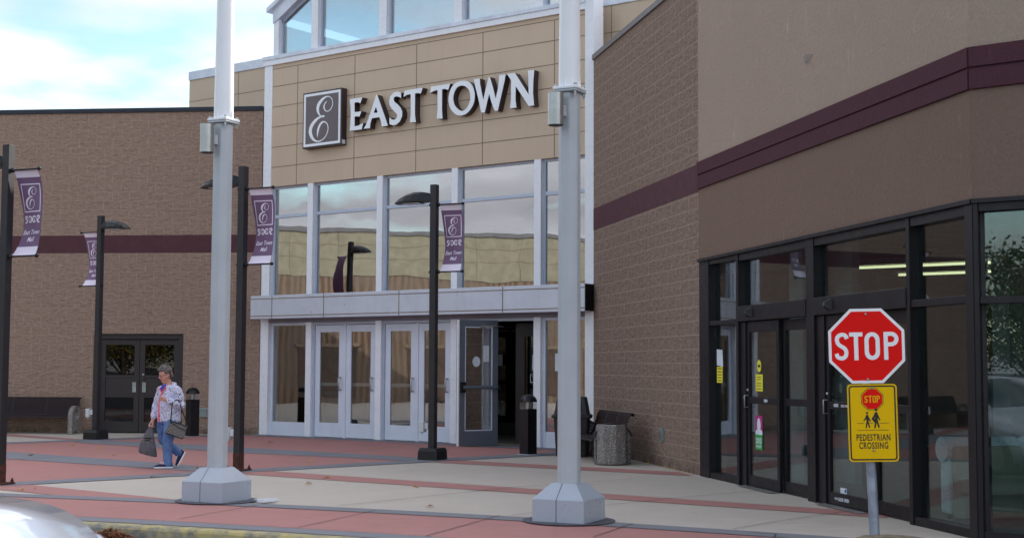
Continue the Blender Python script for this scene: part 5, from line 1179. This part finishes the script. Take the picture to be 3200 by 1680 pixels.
# hands : palms and fingers
cap(c, Q([(-.20, .05, .71, .026), (-.212, .035, .665, .030)])); cap(c, Q([(.065, -.25, 1.005, .026), (.03, -.275, 1.03, .030)]))
for k in range(4):
    a_ = (k-1.5)*.017
    cap(c, Q([(-.218+a_*.9, .02+a_*.3, .655, .0095), (-.222+a_*.9, -.005+a_*.2, .625-abs(a_)*.3, .009), (-.205+a_*.9, .005+a_*.2, .605, .008), (-.192+a_*.9, .025, .615, .0075)]), 8)
    cap(c, Q([(.015, -.285, 1.035+a_, .0095), (-.018, -.295, 1.045+a_, .009), (-.03, -.278, 1.03+a_*.8, .008), (-.018, -.262, 1.02+a_*.7, .0075)]), 8)
cap(c, Q([(-.20, .03, .68, .012), (-.182, .01, .65, .010), (-.188, -.004, .63, .009)]), 8); cap(c, Q([(.04, -.285, 1.045, .012), (.012, -.305, 1.06, .010), (-.01, -.302, 1.05, .009)]), 8)
remeshed('body', c, .0065, 'skin', t, 3)
# face details
c = MB()
for s_ in (-1, 1):
    e_ = hp(.083, s_*.031, .008); ring_ = [e_ + fw*.014 + (rt_*math.cos(a_)*.026 + upv*math.sin(a_)*.019) for a_ in [2*math.pi*k/12 for k in range(13)]]; c.tube(ring_, .0022, 5, False)
    c.tube([hp(.095, s_*.058, .012), hp(.0, s_*.090, .008)], .0025, 5)
c.tube([hp(.103, -.008, .012), hp(.103, .008, .012)], .0025, 5); obj('glasses', c, 'black', t)
c = MB()
for s_ in (-1, 1): c.sphere(hp(.078, s_*.031, .006), .011, 8, (1, 1, .6))
obj('eyes', c, 'black', t)
c = MB(); c.tube([hp(.083, -.022, -.062), hp(.094, 0, -.060), hp(.083, .022, -.062)], [.003, .006, .003], 6); obj('lips', c, pmat('lips', rgb(160, 88, 88), .5), t)
# hair
c = MB()
random.seed(21)
for k in range(120):
    th = random.uniform(0, 2*math.pi); ph = random.uniform(0, 1.55)
    d = Vector((math.cos(th)*math.sin(ph), math.sin(th)*math.sin(ph), math.cos(ph))); q_ = fw*d.x*.090 + rt_*d.y*.083 + upv*(d.z*.094)
    p_ = HC + upv*.028 - fw*.012 + q_
    if d.x > .30 and d.z < .66: continue
    if d.z < .12 and d.x > -.25: continue
    c.sphere(p_, random.uniform(.026, .034), 8)
c.sphere(hp(-.02, 0, .045), .088, 14)
for s_ in (-1, 1):
    for k in range(6): c.sphere(hp(-.03-.012*k*.6, s_*.078, .03-.014*k), .024, 8)
for k in range(10): c.sphere(hp(-.075+.01*abs(k-5)*.2, (k-4.5)*.016, -.02-.01*(k % 3)), .026, 8)
for k in range(7): c.sphere(hp(.070-.004*abs(k-3), (k-3)*.022, .092), .019, 8)
remeshed('hair', c, .007, 'hair', t, 5, .005, 55)
# jacket
c = MB(); cx0, cy0 = PX+.052, PY+.0
tor = [(.685, .188, .135, 0), (.72, .192, .140, 0), (.80, .190, .140, 0), (.92, .182, .135, -.005), (1.04, .180, .128, -.005), (1.14, .178, .112, 0), (1.20, .140, .090, .0), (1.235, .085, .070, 0)]
c.loft([ellring((cx0+dx_, cy0, z), a_, b_, YAW*.55) for z, a_, b_, dx_ in tor], True, True)
cap(c, Q([(-.085, .085, 1.155, .072), (-.13, .11, 1.05, .066), (-.165, .12, .93, .062), (-.18, .09, .82, .056), (-.19, .065, .765, .048), (-.192, .06, .748, .040)]), 14)
cap(c, Q([(.175, -.085, 1.15, .078), (.225, -.10, 1.04, .074), (.245, -.09, .935, .070), (.18, -.16, .955, .062), (.12, -.215, .985, .052), (.098, -.232, .992, .040)]), 14)
# hood collar
rg_ = [Vector((cx0-.0 + .085*math.cos(a_), cy0+.01 + .075*math.sin(a_), 1.235+.015*math.sin(a_))) for a_ in [2*math.pi*k/20 for k in range(20)] if not (3.3 < a_ < 4.6)]
rg_ = [Vector((cx0 + .078*math.cos(a_), cy0+.01 + .072*math.sin(a_), 1.225 + .028*math.sin(a_+.2))) for a_ in [R(-70) + R(250)*k/14 for k in range(15)]]
cap(c, [(*p, .030) for p in rg_], 10); cap(c, [(cx0+.05, cy0+.06, 1.22, .05), (cx0-.02, cy0+.08, 1.21, .045)], 10)
remeshed('jacket', c, .009, 'jacket', t, 4, .011, 14)
# zip and neckline
fz = lambda x, z, o=0: Vector((PX + x, PY - .1, z))
c = MB()
def front_y(x, z):      # y of the jacket front at x, z
    for (z0, a0_, b0_, _), (z1, a1_, b1_, _) in zip(tor, tor[1:]):
        if z0 <= z <= z1:
            k = (z-z0)/(z1-z0); a_ = a0_+(a1_-a0_)*k; b_ = b0_+(b1_-b0_)*k; break
    else: a_, b_ = .12, .09
    best = 0
    for k in range(120):
        th = 2*math.pi*k/120; p = ellring((cx0, cy0, z), a_, b_, YAW*.55, 120)[k]
        if abs(p.x - (PX+x)) < .008: best = min(best, p.y - PY)
    return best
zp = [(-.075, .69), (-.08, .76), (-.088, .85), (-.085, .93), (-.075, 1.0), (-.055, 1.08), (-.03, 1.13), (.0, 1.17), (.02, 1.205)]
pts = [Vector((PX+x, PY+front_y(x, min(z, 1.19))-.010, z)) for x, z in zp]; c.tube(pts, .011, 8)
zp2 = [(-.04, 1.115), (-.062, 1.15), (-.082, 1.19)]; c.tube([Vector((PX+x, PY-.085, z)) for x, z in zp2], .010, 8)
remesh_ = obj('zip', c, 'pink', t)
c = MB(); c.add([Vector((PX-.045, PY-.098, 1.12)), Vector((PX-.012, PY-.094, 1.20)), Vector((PX-.07, PY-.086, 1.20))], [(0, 1, 2)]); cap(c, Q([(-.035, -.045, 1.17, .045), (-.02, -.04, 1.20, .045)])); obj('shirt', c, 'bluet', t)
# jeans
c = MB(); c.loft([ellring((cx0, cy0, z), a_, b_, YAW*.55) for z, a_, b_ in ((.66, .165, .125), (.74, .168, .128), (.82, .15, .115))], True, True)
cap(c, Q([(.105, -.05, .70, .108), (.085, -.065, .56, .095), (.06, -.08, .41, .080), (.055, -.065, .25, .070), (.06, -.05, .13, .068), (.06, -.05, .075, .066)]), 16)
cap(c, Q([(-.035, .04, .70, .098), (-.05, .06, .55, .086), (-.05, .08, .415, .074), (.04, .12, .325, .066), (.13, .15, .25, .062), (.165, .155, .215, .062)]), 16)
remeshed('jeans', c, .009, 'denim', t, 4, .006, 16)
# shoes
def shoe(heel, toe, up_, w_=.042):
    heel, toe, up_ = Vector(W3(*heel)), Vector(W3(*toe)), Vector(up_).normalized(); f_ = (toe-heel); L_ = f_.length; f_.normalize(); sd_ = f_.cross(up_).normalized(); up_ = sd_.cross(f_).normalized()
    if up_.z < -.2: up_ = -up_
    P_ = lambda a, b, z: heel + f_*a*L_ + sd_*b + up_*z
    prof_ = [(0, .030, .075), (.08, .036, .085), (.25, .036, .085), (.42, .040, .07), (.6, .045, .052), (.8, .044, .038), (.93, .034, .028), (1.0, .018, .018)]
    u = MB(); u.loft([[P_(a, b*math.cos(R(k)), .012 + h_*math.sin(R(k))) for k in range(0, 181, 20)] + [P_(a, -b, .010), P_(a, b, .010)] for a, b, h_ in prof_], True, True); so = obj('shoe', u, 'navy', t)
    u = MB(); u.loft([[P_(a, (b+.004)*s_, z) for s_, z in ((-1, 0), (1, 0), (1, .018), (-1, .018))] for a, b, h_ in prof_], True, False); obj('sole', u, 'wht_sign', so)
    u = MB()
    for k in range(4): a = .42+.07*k; u.tube([P_(a, -.026, .012+.075-.07*(a-.35)), P_(a+.02, 0, .012+.088-.075*(a-.35)), P_(a+.04, .026, .012+.07-.07*(a-.35))], .005, 5)
    u.tube([P_(.40, -.03, .10), P_(.38, 0, .105), P_(.44, .035, .085)], .006, 5); obj('laces', u, 'wht_sign', so)
shoe((.125, -.03, .008), (-.125, -.13, .008), (0, 0, 1))
shoe((.255, .20, .225), (.165, .11, .02), (-.75, -.45, .35))
# carried bags : things of their own
t2 = thing('carrier_bag', 'grey plastic carrier bag hanging from the walking woman\'s hand', 'bag', W3(-.25, .0, .2))
c = MB(); rr = []
for z, x, a_, b_ in ((.665, -.215, .012, .010), (.62, -.215, .022, .016), (.55, -.228, .052, .030), (.46, -.245, .082, .045), (.36, -.258, .108, .058), (.27, -.262, .128, .068), (.215, -.258, .132, .066), (.19, -.25, .120, .055)):
    n_ = 28; rr.append([Vector((PX+x + a_*(1+.07*math.sin(5*2*math.pi*k/n_+z*9))*math.cos(2*math.pi*k/n_), PY+.01 + b_*(1+.22*math.sin(7*2*math.pi*k/n_+z*14))*math.sin(2*math.pi*k/n_), z - (.03*math.cos(2*math.pi*k/n_) if z < .22 else 0))) for k in range(n_)])
c.loft(rr, True, True); obj('bag_body', c, 'bagp', t2)
c = MB(); ribbon(c, [(-.06, .015, .008), (-.02, .02, .02), (.03, .015, .02), (.06, .02, .008)], lambda x, y, o: Vector((PX-.245+x, PY-.052-abs(x)*-.25, .425+y)), 0); ribbon(c, [(-.045, -.02, .012), (-.01, -.012, .02), (.03, -.02, .012)], lambda x, y, o: Vector((PX-.245+x, PY-.055-abs(x)*-.25, .425+y)), 0); obj('bag_print', c, 'blk_ink', t2)
t2 = thing('handbag', 'black and white checked handbag hanging at the walking woman\'s hip', 'handbag', W3(.21, -.22, .55))
c = MB(); pc_ = [(.135, .706), (.37, .63), (.318, .448), (.30, .44), (.075, .53), (.064, .545)]
c.prism(pc_, lambda x, y, o: Vector((PX+x, PY-.215-o+.25*(x-.2), y)), -.035, .035); obj('bag_body', c, 'check', t2, .012)
c = MB(); c.tube([Vector((PX+x, PY-.255+.25*(x-.2), z)) for x, z in ((.128, .695), (.20, .655), (.27, .60), (.36, .57))], .006, 6); c.tube([Vector((PX+x, PY-.253+.25*(x-.2), z)) for x, z in ((.135, .708), (.37, .632))], .008, 6)
c.tube([Vector((PX+x, PY-.252+.25*(x-.2), z)) for x, z in ((.072, .535), (.309, .445))], .008, 6); obj('trim', c, 'black', t2)
c = MB(); c.tube([Vector(W3(.368, -.18, .635)), Vector(W3(.33, -.17, .75)), Vector(W3(.27, -.165, .90)), Vector(W3(.235, -.16, 1.01)), Vector(W3(.20, -.20, 1.02)), Vector(W3(.155, -.245, .97)), Vector(W3(.15, -.25, .85)), Vector(W3(.138, -.245, .71))], .008, 6); obj('strap', c, 'black', t2)

# ------------------------------------------------------------------ cars (one in the foreground, the rest in the car park behind, mirrored in the glass)
MT['tyre'] = pmat('tyre_rubber', rgb(34, 34, 36), .85); MT['car_glass'] = glass_mat('car_glass', (.25, .28, .3), .14, .01)
MT['lampg'] = pmat('headlamp_glass', rgb(214, 220, 226), .1, metal=.3); MT['lampr'] = pmat('tail_lamp', rgb(150, 16, 20), .2)
def car_paint(name, col, metal=.6):
    m = M(name); b = m.n('ShaderNodeBsdfPrincipled', {'Base Color': c4(col), 'Metallic': metal, 'Roughness': .32, 'Coat Weight': 1.0, 'Coat Roughness': .04})
    m.l(b.outputs[0], m.o.inputs[0]); return m.m
def car(label, loc, rz, paint, group=None, h=1.0):
    t = thing('parked_car', label, 'car', loc, group, rz)
    m = Matrix.Translation(loc) @ Matrix.Rotation(rz, 4, 'Z'); T_ = lambda x, y, z: m @ Vector((x, y, z*h))
    #       x     w    belt  top   tw
    st = [(-2.28, .62, .62, .66, .56), (-2.22, .78, .80, .88, .66), (-2.0, .86, .90, .98, .70), (-1.72, .89, .92, 1.03, .68), (-1.15, .90, .92, 1.40, .56), (-.45, .91, .91, 1.46, .58), (.25, .91, .90, 1.42, .57), (.98, .90, .90, 1.01, .66), (1.45, .89, .86, .95, .66), (1.95, .86, .76, .88, .62), (2.20, .78, .64, .74, .56), (2.30, .62, .50, .58, .50)]
    n_ = 13; rings_ = []
    for x, w_, bl, tp, tw in st:
        rings_.append([T_(x, y, z) for y, z in ((-w_*.96, .22), (-w_, .40), (-w_*1.0, bl*.82), (-w_*.965, bl), (-(w_*.45+tw*.55), (bl+tp)/2), (-tw, tp), (0, tp+.035), (tw, tp), (w_*.45+tw*.55, (bl+tp)/2), (w_*.965, bl), (w_*1.0, bl*.82), (w_, .40), (w_*.96, .22))])
    sub = 4
    def cr(i, k, u):
        g_ = lambda a: rings_[min(max(a, 0), len(rings_)-1)][k]; a, b, c2, d = g_(i-1), g_(i), g_(i+1), g_(i+2)
        return .5*((2*b)+(-a+c2)*u+(2*a-5*b+4*c2-d)*u*u+(-a+3*b-3*c2+d)*u**3)
    fine = []; meta = []
    for i in range(len(st)-1):
        for u in range(sub): fine.append([cr(i, k, u/sub) for k in range(n_)]); meta.append(i)
    fine.append(rings_[-1])
    body = MB(); gls = MB(); body.add([v for r_ in fine for v in r_], [], None, True); gls.add([v for r_ in fine for v in r_], [])
    for i in range(len(fine)-1):
        si = meta[i]; u = i % sub
        for k in range(n_-1):
            side = k in (3, 4, 7, 8); topc = k in (5, 6)
            isg = (side and si in (4, 5) and not (si == 4 and u == 0 and False)) or (side and si == 6 and u < 3) or (topc and si == 6) or (topc and si == 3 and u > 0) or (side and si == 3 and u > 2)
            if side and ((si == 5 and u == 0)): isg = False
            f_ = (i*n_+k, i*n_+k+1, (i+1)*n_+k+1, (i+1)*n_+k)
            tgt = gls if isg else body; tgt.f.append(list(f_)); tgt.uv.append(None); tgt.sm.append(True)
        # floor
        body.f.append([i*n_, (i+1)*n_, (i+1)*n_+n_-1, i*n_+n_-1]); body.uv.append(None); body.sm.append(False)
    body.f.append(list(range(n_))); body.uv.append(None); body.sm.append(False)
    last = (len(fine)-1)*n_; body.f.append([last+k for k in range(n_)]); body.uv.append(None); body.sm.append(False)
    obj('body', body, paint, t); obj('windows', gls, 'car_glass', t)
    for x in (-1.38, 1.42):
        for s_ in (-1, 1):
            c = MB(); c.tube([T_(x, s_*.70, .31/h), T_(x, s_*.915, .31/h)], .315, 24); wh = obj('wheel', c, 'tyre', t)
            c = MB(); c.tube([T_(x, s_*.90, .31/h), T_(x, s_*.925, .31/h)], .20, 12); obj('rim', c, 'steel', wh)
    for s_ in (-1, 1):
        c = MB(); c.sphere(T_(2.10, s_*.62, .66), .15, 10, (1, 1, .6)); obj('headlight', c, 'lampg', t)
        c = MB(); c.sphere(T_(-2.16, s_*.66, .78), .12, 10, (.7, 1, .9)); obj('tail_light', c, 'lampr', t)
        c = MB(); c.sphere(T_(.75, s_*1.0, .98), .10, 10, (.7, 1, .8)); obj('wing_mirror', c, paint, t)
    c = MB(); c.box(2.20, 2.30, -.45, .45, .36, .48, m); obj('grille', c, 'black', t)
    c = MB(); c.box(2.28, 2.315, -.16, .16, .44, .50, m); obj('number_plate', c, 'paper', t)
    return t
silver = car_paint('silver_car_paint', rgb(222, 226, 234), .35)
car('silver parked car cut off by the bottom left corner', (-4.34, 6.75, ZROAD+.07), 0.0, silver)
G = 'cars in the car park behind'
for lab, loc, rz, col in (('dark blue parked car mirrored in the corner window', (-13, -8.5, ZROAD), R(35), rgb(34, 56, 120)), ('pale green parked car mirrored in the corner window', (-17, -12.5, ZROAD), R(35), rgb(150, 168, 160)),
    ('black parked car mirrored in the corner window', (-21, -16, ZROAD), R(35), rgb(24, 24, 28)), ('white parked car mirrored in the corner window', (-25, -11, ZROAD), R(35), rgb(220, 220, 222)),
    ('dark red parked car mirrored in the corner window', (-29, -15, ZROAD), R(35), rgb(110, 22, 28))):
    car(lab, loc, rz, car_paint('car_paint', col), G, 1.08)
# trees beyond the car park, mirrored in the corner window
def tree(loc, H, label, cols, seed):
    random.seed(seed); t = thing('tree', label, 'tree', loc, 'trees beyond the car park')
    c = MB(); b_ = Vector(loc); c.tube([b_ + Vector((0, 0, -.1)), b_ + Vector((.1, .0, H*.25)), b_ + Vector((-.1, .15, H*.55)), b_ + Vector((.1, .1, H*.85))], [.22, .16, .10, .03], 10)
    ends = []
    for k in range(26):
        z = H*random.uniform(.05, .75); a_ = random.uniform(0, 6.28); r_ = H*random.uniform(.16, .30)*(1.1-z/H*.6)
        e_ = b_ + Vector((r_*math.cos(a_), r_*math.sin(a_), z + r_*.7)); c.tube([b_ + Vector((0, 0, z)), (b_+Vector((0, 0, z)))*.5+e_*.5+Vector((0, 0, .2)), e_], [.07, .045, .012], 6); ends.append(e_)
    obj('trunk', c, pmat('bark', rgb(96, 84, 74), .9), t)
    for ci, col in enumerate(cols):
        mb_ = MB()
        for k in range(3600):
            e_ = random.choice(ends); s_ = H*.075; p = e_ + Vector((random.gauss(0, s_), random.gauss(0, s_), random.gauss(0, s_*.8))); q = random.uniform(.09, .16)
            d1 = Vector((random.uniform(-1, 1), random.uniform(-1, 1), random.uniform(-1, 1))).normalized()*q; d2 = d1.orthogonal().normalized()*q*.6
            mb_.add([p-d1, p+d2, p+d1, p-d2], [(0, 1, 2, 3)])
        obj('crown', mb_, pmat('foliage', col, .8, var=.35, vscale=2), t)
tree((-38, -24, ZROAD), 8.5, 'green and yellow tree mirrored at the left of the corner window', [rgb(96, 112, 60), rgb(170, 140, 60)], 1)
tree((-45, -33, ZROAD), 9.5, 'orange autumn tree mirrored in the corner window', [rgb(176, 112, 50), rgb(110, 100, 50)], 2)
tree((-37, -36, ZROAD), 9.0, 'dark green tree mirrored at the right of the corner window', [rgb(70, 90, 50), rgb(110, 118, 64)], 3)

for i, (x_, y_, h_) in enumerate(((-30, -29, 7.5), (-42, -21, 8.0), (-46, -27, 8.8), (-33, -34, 8.2), (-50, -38, 10), (-42, -41, 9.5))):
    lab = ('yellowing tree at the near end of the row beyond the car park', 'bushy green tree right behind the parked white car', 'broad olive tree between the green and the orange tree', 'russet tree behind the dark green one', 'tallest tree at the back of the row', 'dense tree at the far right of the row')[i]
    tree((x_, y_, ZROAD), h_, lab, [(rgb(96, 104, 58), rgb(150, 124, 56)), (rgb(66, 84, 46), rgb(96, 104, 56))][i % 2], 20+i)
